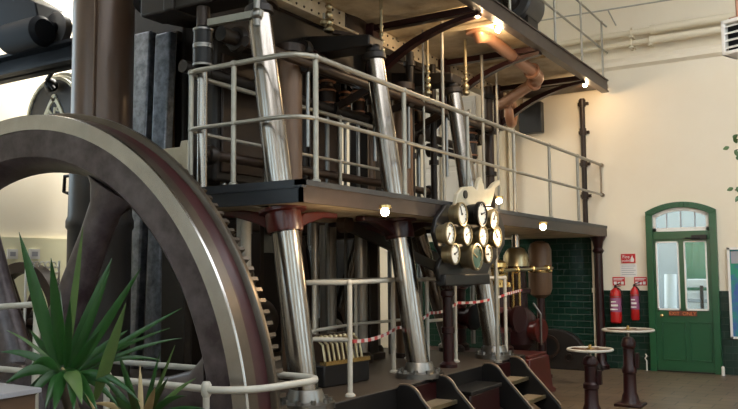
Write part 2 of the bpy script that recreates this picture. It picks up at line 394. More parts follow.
m = MB(); m.cyl((-2.82, 15.3, 2.29), (-1.46, 15.3, 2.29), .02); m.cyl((-2.82, 15.3, -.02), (-2.82, 15.3, 2.31), .02); m.cyl((-1.46, 15.3, -.02), (-1.46, 15.3, 2.31), .02); m.build('frame', 'grey', tarp)
sh = thing('white_rack', 'white slatted rack of goods seen through the right door pane', 'rack', (-2.45, 14.9, -.02))
m = MB()
for k in range(7): m.box(-2.78, -2.1, 14.75, 15.05, .12+k*.2, .26+k*.2)
m.build('crate_tier', 'crate', sh, bevel=.01)
m = MB(); m.box(-2.8, -2.76, 14.75, 15.05, -.02, 1.6); m.box(-2.12, -2.08, 14.75, 15.05, -.02, 1.6); m.build('side_panel', 'crate', sh)
m = MB(); m.box(-2.49, -2.44, 14.70, 14.745, .3, 1.35); m.build('strap', 'black', sh)
nt_ = thing('paper_roll', 'white paper roll standing behind the left door pane', 'roll', (-3.0, 14.6, -.02))
m = MB(); m.cyl((-2.98, 14.6, -.02), (-2.95, 14.65, 1.55), .11, .1); m.build('roll', 'crate', nt_)
nt_ = thing('wooden_crate', 'small brown wooden crate behind the left door pane', 'crate', (-3.3, 14.7, -.02))
m = MB(); m.box(-3.5, -3.15, 14.6, 14.9, -.02, .95); m.build('crate_body', 'frontwood', nt_, bevel=.01)

# ================================================================== WALL FITTINGS
p0 = atY(540, 50, 13.5); zA = 5.57; zB = 5.40
for nm, z, lab, r in (('wall_pipe', 5.585, 'upper of the two cream pipes running along the far wall', .062), ('wall_pipe', 5.405, 'lower of the two cream pipes running along the far wall', .055)):
    t = thing(nm, lab, 'pipe', (-4, YW-.14, z), 'cream pipes high on the far wall')
    xj = atY(653, 35, YW-.14).x
    m = MB(); m.cyl((-8, YW-.14, z), (xj, YW-.14, z), r*.8, n=16); m.cyl((xj, YW-.14, z), (1.2, YW-.14, z), r*1.12, n=16); m.cyl((xj-.04, YW-.14, z), (xj+.04, YW-.14, z), r*1.3, n=16); m.build('pipe_run', 'trimcream', t)
    for x in (-5.2, -3.2, -2.9 if z < 5.5 else -1.2):
        m = MB(); m.box(x-.03, x+.03, YW-.2, YW, z-.09, z-.06); m.torus((x, YW-.14, z), (1, 0, 0), r*1.2, .012, 20, 6); m.build('pipe_bracket', 'trimcream', t)
t = thing('tie_rod', 'thin grey tie rod stretched across the top of the far wall', 'rod', (-3, YW-.3, 6.0))
a, b = atY(556, 18, YW-.3), atY(668, 0, YW-.3); d = (b-a)
m = MB(); m.cyl(a-d*.3, a+d*2.2, .014, n=8); m.build('rod', 'white', t)
m = MB(); c = a+d*.48; m.cyl(c, (c.x+.05, YW, c.z-.2), .012, n=8); m.cyl(a+d*2.2, (a.x+d.x*2.2, YW, a.z+d.z*2.2), .012, n=8); m.build('wall_bracket', 'white', t)

# unit heater with louvres, top right
hz = atD(741, 34, 9.6); H0 = Vector((hz.x, hz.y, hz.z))
t = thing('unit_heater', 'white louvred unit heater hung high beside the pipes', 'heater', H0)
rot = Matrix.Rotation(radians(-22), 3, 'Z')
def hp(x, y, z): return H0 + rot @ Vector((x, y, z))
hw, hh = .24, .215
m = MB(); 
def hb(m, x0, x1, y0, y1, z0, z1): m.hexa([hp(x0, y0, z0), hp(x1, y0, z0), hp(x1, y1, z0), hp(x0, y1, z0), hp(x0, y0, z1), hp(x1, y0, z1), hp(x1, y1, z1), hp(x0, y1, z1)])
hb(m, -hw, -hw+.045, -.02, .3, -hh, hh); hb(m, hw-.045, hw, -.02, .3, -hh, hh); hb(m, -hw, hw, -.02, .3, hh-.045, hh); hb(m, -hw, hw, -.02, .3, -hh, -hh+.045)
m.build('casing', 'whitepaint', t, bevel=.008)
m = MB(); hb(m, -hw+.04, hw-.04, .06, .28, -hh+.04, hh-.04); m.build('fan_chamber', 'crane', t)
for k in range(4):
    z = -hh+.085+k*.088
    m = MB(); m.hexa([hp(-hw+.04, -.01, z-.012), hp(hw-.04, -.01, z-.012), hp(hw-.04, .05, z+.02), hp(-hw+.04, .05, z+.02), hp(-hw+.04, -.01, z), hp(hw-.04, -.01, z), hp(hw-.04, .05, z+.032), hp(-hw+.04, .05, z+.032)]); m.build('louvre', 'whitepaint', t)
m = MB(); m.cyl(hp(-.12, .15, hh), hp(-.12, .15, 7.2-H0.z), .015, n=8); m.cyl(hp(.12, .15, hh), hp(.12, .15, 7.2-H0.z), .015, n=8); hb(m, -.2, .2, .1, .2, hh, hh+.05); m.build('hanger', 'copper', t)

# signs and notice
def flat(px0, py0, px1, py1, y): a = atY(px0, py0, y); b = atY(px1, py1, y); return min(a.x, b.x), max(a.x, b.x), min(a.z, b.z), max(a.z, b.z)
x0, x1, z0, z1 = flat(621, 254, 635.5, 263, YW-.01)
t = thing('fire_sign', 'red fire point sign above the white notice', 'sign', ((x0+x1)/2, YW, z0))
m = MB(); m.box(x0, x1, YW-.012, YW, z0, z1); m.build('sign_plate', 'signred', t, smooth=0)
m = MB(); h = (z1-z0)
m.text('Fire', h*.5, (x0+.08, YW-.014, z0+h*.52), (1, 0, 0), (0, 0, 1), depth=.003); m.text('point', h*.46, (x0+.08, YW-.014, z0+h*.14), (1, 0, 0), (0, 0, 1), depth=.003); m.build('lettering', 'paper', t, smooth=0)
m = MB(); cxp = x1-.05; m.prism([(cxp-.025, z0+.02), (cxp+.025, z0+.02), (cxp+.03, z0+.06), (cxp+.008, z0+.1), (cxp+.004, z0+.13), (cxp-.02, z0+.09), (cxp-.03, z0+.05)], fr, YW-.016, YW-.011); m.build('flame_symbol', 'paper', t, smooth=0)
x0, x1, z0, z1 = flat(620, 264, 637, 277, YW-.01)
t = thing('notice_sheet', 'white printed notice sheet under the red fire sign', 'notice', ((x0+x1)/2, YW, z0))
m = MB(); m.box(x0, x1, YW-.008, YW, z0, z1); m.build('sheet', 'paper', t, smooth=0)
m = MB()
for k in range(5): m.box(x0+.02, x1-.02-.03*(k % 2), YW-.01, YW-.0075, z1-.04-k*.035, z1-.032-k*.035)
m.build('print', 'grey', t, smooth=0)
for (pa, pb, lab) in ((612.5, 625, 'small red and white sign above the larger extinguisher'), (634, 647, 'small red and white sign above the slimmer extinguisher')):
    x0, x1, z0, z1 = flat(pa, 277, pb, 285.5, YW-.01)
    t = thing('extinguisher_sign', lab, 'sign', ((x0+x1)/2, YW, z0), 'signs above the extinguishers')
    m = MB(); m.box(x0, x1, YW-.01, YW, z0, z1); m.build('sign_plate', 'signred', t, smooth=0)
    m = MB()
    for k, (u0, u1, v0, v1) in enumerate(((.08, .92, .78, .86), (.08, .8, .62, .70), (.10, .34, .12, .46), (.42, .6, .12, .42), (.68, .9, .12, .46))): m.box(x0+(x1-x0)*u0, x0+(x1-x0)*u1, YW-.013, YW-.009, z0+(z1-z0)*v0, z0+(z1-z0)*v1)
    m.build('print', 'paper', t, smooth=0)
# extinguishers
def extinguisher(px, pt, pb, rr, lab):
    y = YW-.03-rr-.025; a = atY(px, pt, y); b = atY(px, pb, y); H = a.z-b.z; x = b.x; z = b.z
    t = thing('fire_extinguisher', lab, 'extinguisher', (x, y, z), 'red fire extinguishers by the door')
    m = MB(); m.lathe([(rr*.8, 0), (rr, .02), (rr, H*.72), (rr*.85, H*.8), (rr*.4, H*.86), (rr*.3, H*.88)], (x, y, z), n=22); m.build('cylinder_body', 'ext', t)
    m = MB(); m.lathe([(rr*1.01, H*.28), (rr*1.015, H*.29), (rr*1.015, H*.62), (rr*1.01, H*.63)], (x, y, z), n=22, cap=False); m.build('body_label', 'exlabel', t)
    m = MB(); m.box(x-rr*.7, x+rr*.55, y-rr*1.03, y-rr*.75, z+H*.33, z+H*.36); m.box(x-rr*.6, x+rr*.6, y-rr*1.06, y-rr*.7, z+H*.42, z+H*.47); m.box(x-rr*.6, x+rr*.3, y-rr*1.06, y-rr*.7, z+H*.52, z+H*.55); m.build('label_print', 'paper', t)
    m = MB(); m.cyl((x, y, z+H*.87), (x, y, z+H*.93), rr*.25, n=12); m.bar((x-.01, y, z+H*.93), (x+.1, y-.02, z+H*1.0), .025, .012); m.bar((x-.01, y, z+H*.91), (x+.09, y-.02, z+H*.92), .025, .01); m.build('valve_handle', 'black', t)
    m = MB(); m.tube(bend((x-.02, y, z+H*.9), (x+rr*1.9, y-.02, z+H*.86), (x+rr*1.15, y-.02, z+H*.45), 9), .011, 8); m.build('hose', 'black', t)
    m = MB(); m.torus((x, y, z+H*.66), (0, 0, 1), rr*1.02, .006, 24, 6); m.box(x-.025, x+.025, y+rr*.95, YW-.03, z+H*.55, z+H*.75); m.build('wall_bracket', 'steel2', t)
extinguisher(616.5, 283, 323, .092, 'larger red extinguisher with printed label on the tiled wall')
extinguisher(635.5, 282, 320, .068, 'slimmer red extinguisher with pale label, next to the door')
# poster board at the right edge
x0, x1, z0, z1 = -1.885, -.9, .555, 1.965
t = thing('display_board', 'white framed blue display board on the tiled wall', 'display board', (-1.4, YW-.03, z0))
m = MB(); w = .035
for b in ((x0, x0+w, z0, z1), (x1-w, x1, z0, z1), (x0, x1, z0, z0+w), (x0, x1, z1-w, z1)): m.box(b[0], b[1], YW-.075, YW-.03, b[2], b[3])
m.build('frame', 'whitepaint', t, smooth=0)
m = MB(); m.box(x0+.02, x1-.02, YW-.05, YW-.03, z0+.02, z1-.02); m.build('printed_panel', 'blue', t, smooth=0)
m = MB(); m.box(x0+.05, x1-.05, YW-.054, YW-.049, z1-.25, z1-.06); m.build('heading_band', 'grey', t, smooth=0)
# iron post that carries the gallery end, wall downpipe, conduit
px_, py_ = -3.86, 13.5
t = thing('gallery_post', 'dark brown iron post under the far end of the lower gallery', 'post', (px_, py_, 0), kind='thing')
m = MB(); m.lathe([(.13, 0), (.13, .06), (.085, .12), (.075, .3), (.065, 2.0)], (px_, py_, 0), n=16); m.build('shaft', 'maroon', t)
m = MB(); m.lathe([(.065, 1.9), (.10, 1.95), (.07, 2.0), (.09, 2.1), (.13, 2.17), (.13, 2.2)], (px_, py_, 0), n=16); m.build('capital', 'maroon', t)
a = atY(582, 106, YW-.1); b = atY(590, 215, YW-.1)
t = thing('wall_downpipe', 'dark brown downpipe with joints on the cream wall above the gallery', 'pipe', (a.x, YW-.1, 2.4))
m = MB(); m.cyl((a.x, YW-.09, 2.4), (a.x, YW-.09, 4.58), .045, n=12)
m.build('pipe', 'darkbrown', t)
for z in (2.9, 3.45, 4.0, 4.5):
    m = MB(); m.cyl((a.x, YW-.09, z-.06), (a.x, YW-.09, z+.06), .06, n=12); m.box(a.x-.09, a.x+.09, YW-.05, YW, z-.025, z+.025); m.build('pipe_collar', 'darkbrown', t)
t = thing('wall_conduit', 'thin cream conduit beside the dark iron gallery post', 'conduit', (-3.97, YW-.05, 0))
m = MB(); m.cyl((-3.99, YW-.055, .02), (-3.99, YW-.055, 2.18), .018, n=8); m.cyl((-3.99, YW-.055, 1.25), (-3.99, YW-.055, 1.33), .035, n=8); m.build('tube', 'trimcream', t)
# white shuttered panels on far wall behind the engine
for k, (pa, pb) in enumerate(((424, 440), (444, 461), (464, 477))):
    a, b = atY(pa, 150, YW).x, atY(pb, 150, YW).x
    t = thing('wall_panel', ['white wall panel left of the other two, behind the gallery', 'white wall panel between two others, behind the gallery', 'narrow white wall panel right of two wider ones, behind the gallery'][k], 'panel', ((a+b)/2, YW, 2.3), 'white panels on the far wall')
    m = MB(); m.box(a, b, YW-.05, YW, 2.3, 4.9); m.build('board', 'whitepanel', t, bevel=.01)
    m = MB(); m.box(a+.05, b-.05, YW-.065, YW-.045, 2.4, 3.5); m.box(a+.05, b-.05, YW-.065, YW-.045, 3.6, 4.8); m.build('raised_field', 'whitepanel', t, bevel=.01)
for k, px in enumerate((503, 512)):
    a = atY(px, 160, YW-.09).x
    t = thing('wall_riser', ['cream riser pipe left of its twin on the far wall', 'cream riser pipe right of its twin on the far wall'][k], 'pipe', (a, YW-.09, 2.3), 'cream risers on the far wall')
    m = MB(); m.cyl((a, YW-.09, 2.22), (a, YW-.09, 4.6), .06, n=14); m.build('pipe', 'trimcream', t)

# ================================================================== ENGINE BED
CX = -6.05
bed = thing('engine_bed', 'dark maroon engine bed plate raised above the tiled floor', 'engine bed', (-5.4, 7.4, 0))
m = MB(); m.prism([(-8.5, 0), (-3.66, 0), (-3.66, .07), (-3.78, .11), (-3.78, .50), (-8.4, .50), (-8.5, .1)], lambda u, v, d: (u, d, v), 4.80, 9.75); m.build('bed_casting', 'maroon', bed, bevel=.012)
m = MB(); m.box(-8.4, -3.72, 4.86, 5.46, .50, .56); m.box(-8.4, -3.74, 5.46, 9.72, .50, .585); m.build('deck_plate', 'deck', bed, bevel=.008)
m = MB(); m.box(-3.775, -3.735, 5.46, 9.72, .33, .582); m.build('deck_nosing', 'black', bed, bevel=.006)
end = thing('pump_bed', 'oxide red pump bed with sloping foot at the engine end', 'pump bed', (-4.6, 10.1, 0))
m = MB(); m.prism([(9.78, 0), (10.75, 0), (10.75, .05), (10.62, .09), (10.48, .52), (9.78, .52)], lambda u, v, d: (d, u, v), -5.6, -3.70); m.build('bed_casting', 'red', end, bevel=.015)
m = MB(); m.box(-5.6, -3.72, 9.80, 10.46, .52, .56); m.build('top_plate', 'red', end, bevel=.008)

# ================================================================== STEEL COLUMNS
ZB, ZT = .585, 3.93
def make_column(x0, x1, y, label):
    t = thing('frame_column', label, 'column', (x0, y, .56 if y < 5.46 else ZB), 'polished engine frame columns', kind='thing')
    zb = t.location.z; a = Vector((x0, y, zb+.05)); b = Vector((x1, y, ZT))
    m = MB(); L = (b-a).length
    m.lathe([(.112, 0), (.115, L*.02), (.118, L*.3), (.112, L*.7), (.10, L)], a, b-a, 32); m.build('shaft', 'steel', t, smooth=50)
    m = MB(); m.lathe([(.235, 0), (.235, .05), (.16, .06), (.145, .11), (.13, .15)], (x0, y, zb), (0, 0, 1), 32)
    for k in range(10):
        q = 2*pi*k/10; c = (x0+.198*cos(q), y+.198*sin(q), zb+.05); m.cyl(c, (c[0], c[1], c[2]+.035), .022, n=6)
    m.build('foot_flange', 'steel2', t)
    m = MB(); d = (b-a).normalized(); m.lathe([(.11, -.07), (.125, -.06), (.125, 0), (.10, .02)], b, d, 24); m.ball(b+d*.05, .085); m.build('cap', 'dark', t)
    return t
ys = (5.3, 7.22, 9.2)
c1 = make_column(-3.90, -4.40, 5.3, 'polished steel column nearest the flywheel, passing through the gallery corner')
dup(c1, (-3.90, 7.22, ZB), 'polished steel column in the middle of the front row, behind the taped rail')
dup(c1, (-3.93, 9.2, ZB), 'polished steel column farthest along the front row, behind the gauges')
# entablature that carries the cylinders
t = thing('entablature', 'dark cast iron entablature carrying the cylinders over the columns', 'engine frame', (CX, 7.2, 3.95), kind='thing')
for x in (-5.36, -6.3): each('long_girder', 'dark', t, [lambda m: m.box(x, x+.12, 5.1 if x > -6 else 6.5, 10.0, 4.02, 4.44)], bevel=.02)
for y in (5.14, 7.06, 9.04): each('cross_girder', 'dark', t, [lambda m: (lambda q: m.hexa([(q, y, 4.04), (-4.36, y, 4.02), (-4.36, y+.3, 4.02), (q, y+.3, 4.04), (q, y, 4.40), (-4.36, y, 4.14), (-4.36, y+.3, 4.14), (q, y+.3, 4.40)]))(-5.7 if y < 6 else -6.3)], bevel=.02)
# cylinders
for k, (y, r, lab) in enumerate(((6.2, .72, 'dark lagged cylinder nearest the flywheel, above the columns'), (8.1, .72, 'dark lagged cylinder between two others, above the columns'), (9.7, .62, 'dark lagged cylinder at the far end of the row'))):
    t = thing('engine_cylinder', lab, 'engine cylinder', (CX+.2, y, 4.44), 'dark lagged engine cylinders')
    m = MB(); m.lathe([(r*1.05, 0), (r*1.05, .08), (r, .1), (r, 1.9), (r*1.05, 1.92), (r*1.05, 2.0)], (CX+.2, y, 4.44), n=40); m.build('cylinder_jacket', 'darkbrown', t)
    m = MB(); m.lathe([(r*.9, 2.0), (r*.9, 2.06), (r*.4, 2.12)], (CX+.2, y, 4.44), n=40); m.build('cylinder_cover', 'dark', t)
    for z in (.5, 1.0, 1.5):
        m = MB(); m.lathe([(r*1.002, z-.025), (r*1.012, z-.02), (r*1.012, z+.02), (r*1.002, z+.025)], (CX+.2, y, 4.44), n=40, cap=False); m.build('brass_band', 'brass', t)
# valve chests hanging below in the dark, crosshead guides, running gear
for k, y in enumerate((6.95, 8.3, 9.5)):
    pos = ['nearest the flywheel', 'in the middle of the row', 'at the far end of the row'][k]
    t = thing('crosshead_guide', f'tall dark crosshead guide behind the columns, {pos}', 'crosshead guide', (CX-.55, y, .585), 'crosshead guides')
    m = MB()
    if k == 0: m.box(-7.55, -6.58, y-.35, y+.35, .585, 5.8)
    else: m.box(-7.1, -6.75, y-.35, y+.35, .585, 4.0)
    m.build('guide_casting', 'dark', t, bevel=.03)
    m = MB(); dx_ = .17 if k == 0 else 0; m.box(-6.75+dx_, -6.70+dx_, y-.28, y+.28, 1.9, 4.0); m.build('slipper_face', 'steel2', t)
    if k == 0:
        for x_ in (-6.95, -6.72):
            m = MB(); m.cyl((x_, y-.43, .585), (x_, y-.43, 4.3), .065, n=16); m.build('side_pipe', 'rust' if x_ > -6.9 else 'darkbrown', t)
        m = MB(); m.box(-7.5, -6.6, y-.44, y-.35, 4.28, 4.42); m.build('ledge', 'darkbrown', t, bevel=.02)
    else:
        m = MB(); m.box(-7.1, -6.5, y-.42, y-.35, .585, 3.2); m.build('web', 'darkbrown', t)
    t = thing('piston_gear', f'piston rod and connecting rod hanging below the cylinder {pos}', 'piston gear', (CX, y, .6), 'piston gears')
    th = (.6, 2.5, 4.4)[k]; cy, czk = CX+.42*sin(th), .62+.42*cos(th)*.4+.35
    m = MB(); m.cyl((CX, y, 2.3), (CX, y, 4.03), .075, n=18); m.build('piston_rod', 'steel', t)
    m = MB(); m.box(CX-.5, CX+.16, y-.2, y+.2, 2.1, 2.4); m.build('crosshead', 'darkbrown', t, bevel=.03)
    m = MB(); m.cyl((CX, y, 2.12), (cy, y, czk), .07, .10, 18); m.build('connecting_rod', 'steel', t)
    m = MB(); m.lathe([(.22, -.15), (.24, -.12), (.24, .12), (.22, .15)], (cy, y, czk), (0, 1, 0), 24); m.build('big_end', 'darkbrown', t)

# condenser and back gallery masses behind
t = thing('condenser', 'dark boxy condenser behind the crosshead guides', 'condenser', (-8.0, 8, .585))
m = MB(); m.box(-8.4, -7.55, 7.4, 9.6, .585, 2.2); m.build('shell', 'dark', t, bevel=.05)
m = MB()
for y in (7.6, 8.2, 8.8, 9.4): m.box(-7.56, -7.50, y-.05, y+.05, .6, 2.15)
m.build('shell_rib', 'darkbrown', t)
m = MB(); m.cyl((-8.0, 8.3, 2.2), (-8.0, 8.3, 3.0), .35); m.cyl((-8.0, 8.3, 2.2), (-8.0, 8.3, 2.28), .40); m.build('inlet_neck', 'rust', t)
t = thing('back_gallery', 'dark gallery plate along the back of the engine', 'gallery', (-9.1, 8, 2.2))
m = MB(); m.box(-9.4, -8.55, 8.6, 12.2, 2.25, 2.4); m.build('deck', 'dark', t)
for y in (8.8, 10.5, 12.1):
    m = MB(); m.cyl((-9.2, y, 0), (-9.2, y, 2.25), .06); m.build('post', 'dark', t)
m = MB(); m.tube([(-9.35, 8.65, 2.4), (-9.35, 8.65, 3.4), (-9.35, 12.1, 3.4), (-9.35, 12.1, 2.4)], .02); m.build('handrail', 'railsteel', t)

# ================================================================== FLYWHEEL
FY0, FY1, CZ = 4.15, 4.45, .44
fly = thing('flywheel', 'huge flywheel with worn maroon face and bright steel rim', 'flywheel', (CX, 4.3, CZ))
O = (CX, 0, CZ); ax = (0, 1, 0)
m = MB(); m.ringlathe([(2.41, FY0+.012), (2.41, FY1-.02), (2.08, FY1-.02), (2.10, FY0+.17), (2.16, FY0+.05), (2.19, FY0+.02)], O, ax, 128); m.build('rim', 'wheelpaint', fly, smooth=40)
m = MB(); m.ringlathe([(2.412, FY0), (2.535, FY0), (2.54, FY0+.012), (2.54, FY0+.02), (2.412, FY0+.02)], O, ax, 160); m.build('bright_band', 'rimsteel', fly, smooth=40)
m = MB(); m.ringlathe([(2.40, FY0+.02), (2.54, FY0+.02), (2.54, FY0+.115), (2.40, FY0+.115)], O, ax, 160); m.build('outer_tread', 'rimbrown', fly, smooth=40)
m = MB(); m.ringlathe([(2.40, FY0+.115), (2.538, FY0+.115), (2.538, FY0+.245), (2.40, FY0+.245)], O, ax, 160); m.build('painted_groove', 'groove', fly, smooth=40)
m = MB(); m.ringlathe([(2.40, FY0+.245), (2.575, FY0+.245), (2.59, FY0+.252), (2.59, FY1-.012), (2.58, FY1), (2.40, FY1)], O, ax, 160); m.build('back_flange', 'rimbrown', fly, smooth=40)
m = MB(); m.ringlathe([(2.3, FY1), (2.46, FY1), (2.46, FY1+.14), (2.3, FY1+.14)], O, ax, 128)
N = 184
for k in range(N):
    a = 2*pi*k/N; u = Vector((sin(a), 0, cos(a))); v = Vector((cos(a), 0, -sin(a))); c = Vector((CX, FY1+.07, CZ))+u*2.45
    w0, w1, yy = .022, .014, Vector((0, .07, 0))
    m.hexa([c-v*w0-yy, c+v*w0-yy, c+v*w0+yy, c-v*w0+yy, c+u*.075-v*w1-yy, c+u*.075+v*w1-yy, c+u*.075+v*w1+yy, c+u*.075-v*w1+yy])
m.build('barring_teeth_ring', 'rimbrown', fly, smooth=30)
for k in range(7):
    a = radians(28+360/7*k); u = Vector((sin(a), 0, cos(a))); v = Vector((cos(a), 0, -sin(a))); w = Vector((0, 1, 0)); c = Vector((CX, 4.31, CZ))
    rings_ = []
    for r, hw_, ht in ((.35, .25, .13), (.7, .20, .12), (1.2, .165, .105), (1.7, .145, .10), (1.95, .16, .10), (2.07, .24, .105), (2.13, .34, .11)):
        rings_.append([c+u*r+v*hw_*cos(2*pi*j/20)+w*ht*sin(2*pi*j/20) for j in range(20)])
    m = MB(); m.rings(rings_); m.build('spoke', 'wheelpaint', fly, smooth=60)
m = MB(); m.lathe([(.30, 3.98), (.34, 4.0), (.34, 4.1), (.48, 4.14), (.48, 4.48), (.34, 4.52), (.34, 4.60), (.3, 4.62)], O, ax, 40); m.build('hub', 'wheelpaint', fly)
m = MB(); m.cyl((CX, 3.95, CZ), (CX, 4.78, CZ), .2, n=28); m.build('axle', 'steel', fly)

# guard rail round the flywheel
def pipe_path(segs): 
    out = []
    for s_ in segs: out += s_
    return out
t = thing('wheel_guard_rail', 'white pipe guard rail curling round the flywheel', 'guard rail', (-4.5, 3.95, 0))
g = [Vector((-7.6, 3.93, .90)), Vector((-4.73, 4.00, .90)), Vector((-3.85, 3.92, .90))]
g += bend((-3.62, 3.90, .90), (-3.36, 3.95, .90), (-3.33, 4.25, .90))
g += bend((-3.29, 4.5, .90), (-3.29, 4.70, .90), (-3.50, 4.70, .90))
g += [Vector((-4.67, 4.72, .90)), Vector((-5.58, 4.745, .90)), Vector((-8.0, 4.75, .90))]
g = [Vector((-7.6, 3.93, .90)), Vector((-4.73, 3.95, .90))]+g[2:]
m = MB(); m.tube(g, .024, 12); m.build('rail', 'white', t, smooth=60)
for (x, y) in ((-3.66, 3.90), (-4.66, 3.95), (-6.2, 3.94)):
    m = MB(); m.cyl((x, y, 0), (x, y, .90), .022, n=12); m.lathe([(.022, .85), (.034, .87), (.034, .93), (.022, .95)], (x, y, 0), n=12); m.build('post', 'white', t)
m = MB(); m.cyl((-5.6, 4.745, 0), (-5.6, 4.745, .90), .022, n=12); m.build('post', 'white', t)
a = atY(33, 304.5, 3.72); b = atY(0, 306.7, 3.72)
t = thing('pit_barrier', 'short higher white barrier rail in front of the left spoke', 'barrier', (a.x, 3.72, 0))
d = (b-a); each('rail', 'white', t, [lambda m: m.tube([a, a+d*2.5], .022, 12), lambda m: m.tube([(a.x, 3.72, .62), (a.x+d.x*2.5, 3.72, .62)], .018, 10)])
m = MB(); q = a+Vector((.05, 0, 0)); m.cyl((q.x, 3.72, 0), (q.x, 3.72, a.z+.02), .026, n=12); m.build('post', 'white', t)
m = MB(); q = a+d*2.4; m.cyl((q.x, 3.72, 0), (q.x, 3.72, q.z), .026, n=12); m.build('post', 'white', t)

# ================================================================== LOWER GALLERY
GX0, GX1, GY0, GY1, GZ0, GZ1 = -5.2, -3.74, 5.03, 13.62, 2.19, 2.37
gal = thing('lower_gallery', 'long lower gallery walkway with bronze edge plate between the columns', 'gallery', (-4.5, 9, GZ0), kind='thing')
m = MB()
holes = [(-4.36, -3.98, y-.16, y+.16) for y in ys]
wall_pieces(m, GX0+.04, GX1-.03, GY0+.03, GY1, holes, lambda a, b, c, d: m.box(a, b, c, d, GZ1-.05, GZ1-.012))
m.build('floor_plate', 'deck', gal, smooth=0)
m = MB(); m.box(GX1-.03, GX1, GY0, GY1, GZ0, GZ1-.045); m.build('edge_plate', 'fascia', gal, smooth=0)
m = MB(); m.box(GX1-.06, GX1+.012, GY0-.012, GY1, GZ1-.045, GZ1); m.box(GX0, GX1+.012, GY0-.012, GY0+.05, GZ1-.065, GZ1); m.build('top_lip', 'slate', gal, smooth=0)
m = MB(); m.box(GX0, GX1, GY0, GY0+.03, GZ0, GZ1-.06); m.build('end_plate', 'slate', gal, smooth=0)
m = MB(); m.box(GX0, GX0+.04, GY0, GY1, GZ0, GZ1-.02); m.build('inner_edge', 'dark', gal, smooth=0)
m = MB()
for y in (5.75, 6.7, 7.75, 8.7, 9.9, 11.2, 12.5): m.box(GX0+.04, GX1-.03, y-.03, y+.03, GZ0+.01, GZ1-.05)
m.build('cross_bearer', 'dark', gal, smooth=0)
m = MB(); wall_pieces(m, GX0+.04, GX1-.03, GY0+.03, GY1, holes, lambda a, b, c, d: m.box(a, b, c, d, GZ0, GZ0+.01)); m.build('soffit_plate', 'soffit', gal, smooth=0)
# clamp brackets from the columns
for k, y in enumerate(ys):
    xc = -3.90-.5*(2.12-ZB)/(ZT-ZB)
    t = thing('column_bracket', ['glossy red clamp bracket round the column nearest the flywheel', 'red clamp bracket round the middle front column', 'red clamp bracket round the far front column'][k], 'bracket', (xc, y, 1.98), 'red column brackets')
    m = MB(); d = Vector((-.5, 0, ZT-ZB)).normalized(); c = Vector((xc+.01, y, 2.06))
    m.ringlathe([(.128, -.085), (.15, -.085), (.155, -.06), (.15, .075), (.20, .085), (.20, .11), (.128, .11)], c, d, 32); bm_ = 'red' if k == 0 else 'maroon'; m.build('clamp_collar', bm_, t)
    for sgn in (1, -1):
        if k == 0 and sgn < 0: continue
        m = MB()
        pts = [(0, .0), (.12, .075), (.36, .10), (.62, .10), (.62, .05), (.40, .045), (.16, -.02), (.0, -.08)]
        m.prism(pts, lambda u, v, d_: (xc+.0+d_, y+sgn*(.12+u), 2.075+v), -.05, .05); m.build('arm', bm_, t, bevel=.012)
    m = MB()
    pts = [(0, .0), (.12, .075), (.3, .10), (.75, .10), (.75, .05), (.40, .045), (.16, -.02), (.0, -.08)]
    m.prism(pts, lambda u, v, d_: (xc-.1-u, y+d_, 2.075+v), -.05, .05); m.build('arm', bm_, t, bevel=.012)
# ------------- gallery railing
RZ, RM = 3.41, 2.90
rail = thing('gallery_railing', 'two-bar steel railing round the lower gallery edge', 'railing', (-3.8, 9, GZ1))
def rail_path(z):
    xo, xi = -3.80, -5.10
    return ([Vector((xo, 13.6, z)), Vector((xo, 5.45, z))] + bend((xo, 5.36, z), (xo, 5.10, z), (xo-.28, 5.10, z)) + [Vector((-4.75, 5.10, z))]
            + bend((xi+.2, 5.10, z), (xi, 5.10, z), (xi, 5.35, z)) + [Vector((xi, 8.8, z))])
m = MB(); m.tube(rail_path(RZ), .024, 12); m.build('top_rail', 'railsteel', rail, smooth=60)
m = MB(); m.tube(rail_path(RM), .019, 12); m.build('mid_rail', 'railsteel', rail, smooth=60)
for (x, y) in ((-3.80, 5.31), (-3.80, 6.79), (-3.80, 8.25), (-3.80, 9.65), (-3.80, 11.0), (-3.80, 12.3), (-4.50, 5.10), (-5.02, 5.13), (-5.10, 6.27), (-5.10, 7.6), (-5.10, 8.75)):
    m = MB(); m.cyl((x, y, GZ1-.01), (x, y, RZ), .023 if y > 5.2 else .022, n=12); m.ball((x, y, RZ), .034, 12); m.ball((x, y, RM), .029, 12); m.lathe([(.04, -.012), (.04, .02), (.025, .03)], (x, y, GZ1), n=12); m.build('post', 'railsteel', rail)
m = MB(); m.cyl((-3.80, 13.58, RM), (-3.80, 13.58, RZ), .016, n=10); m.lathe([(.035, 0), (.035, .05)], (-3.8, 13.62, RZ), (0, 1, 0), 12); m.lathe([(.035, 0), (.035, .05)], (-3.8, 13.62, RM), (0, 1, 0), 12); m.build('wall_end', 'railbrown', rail)

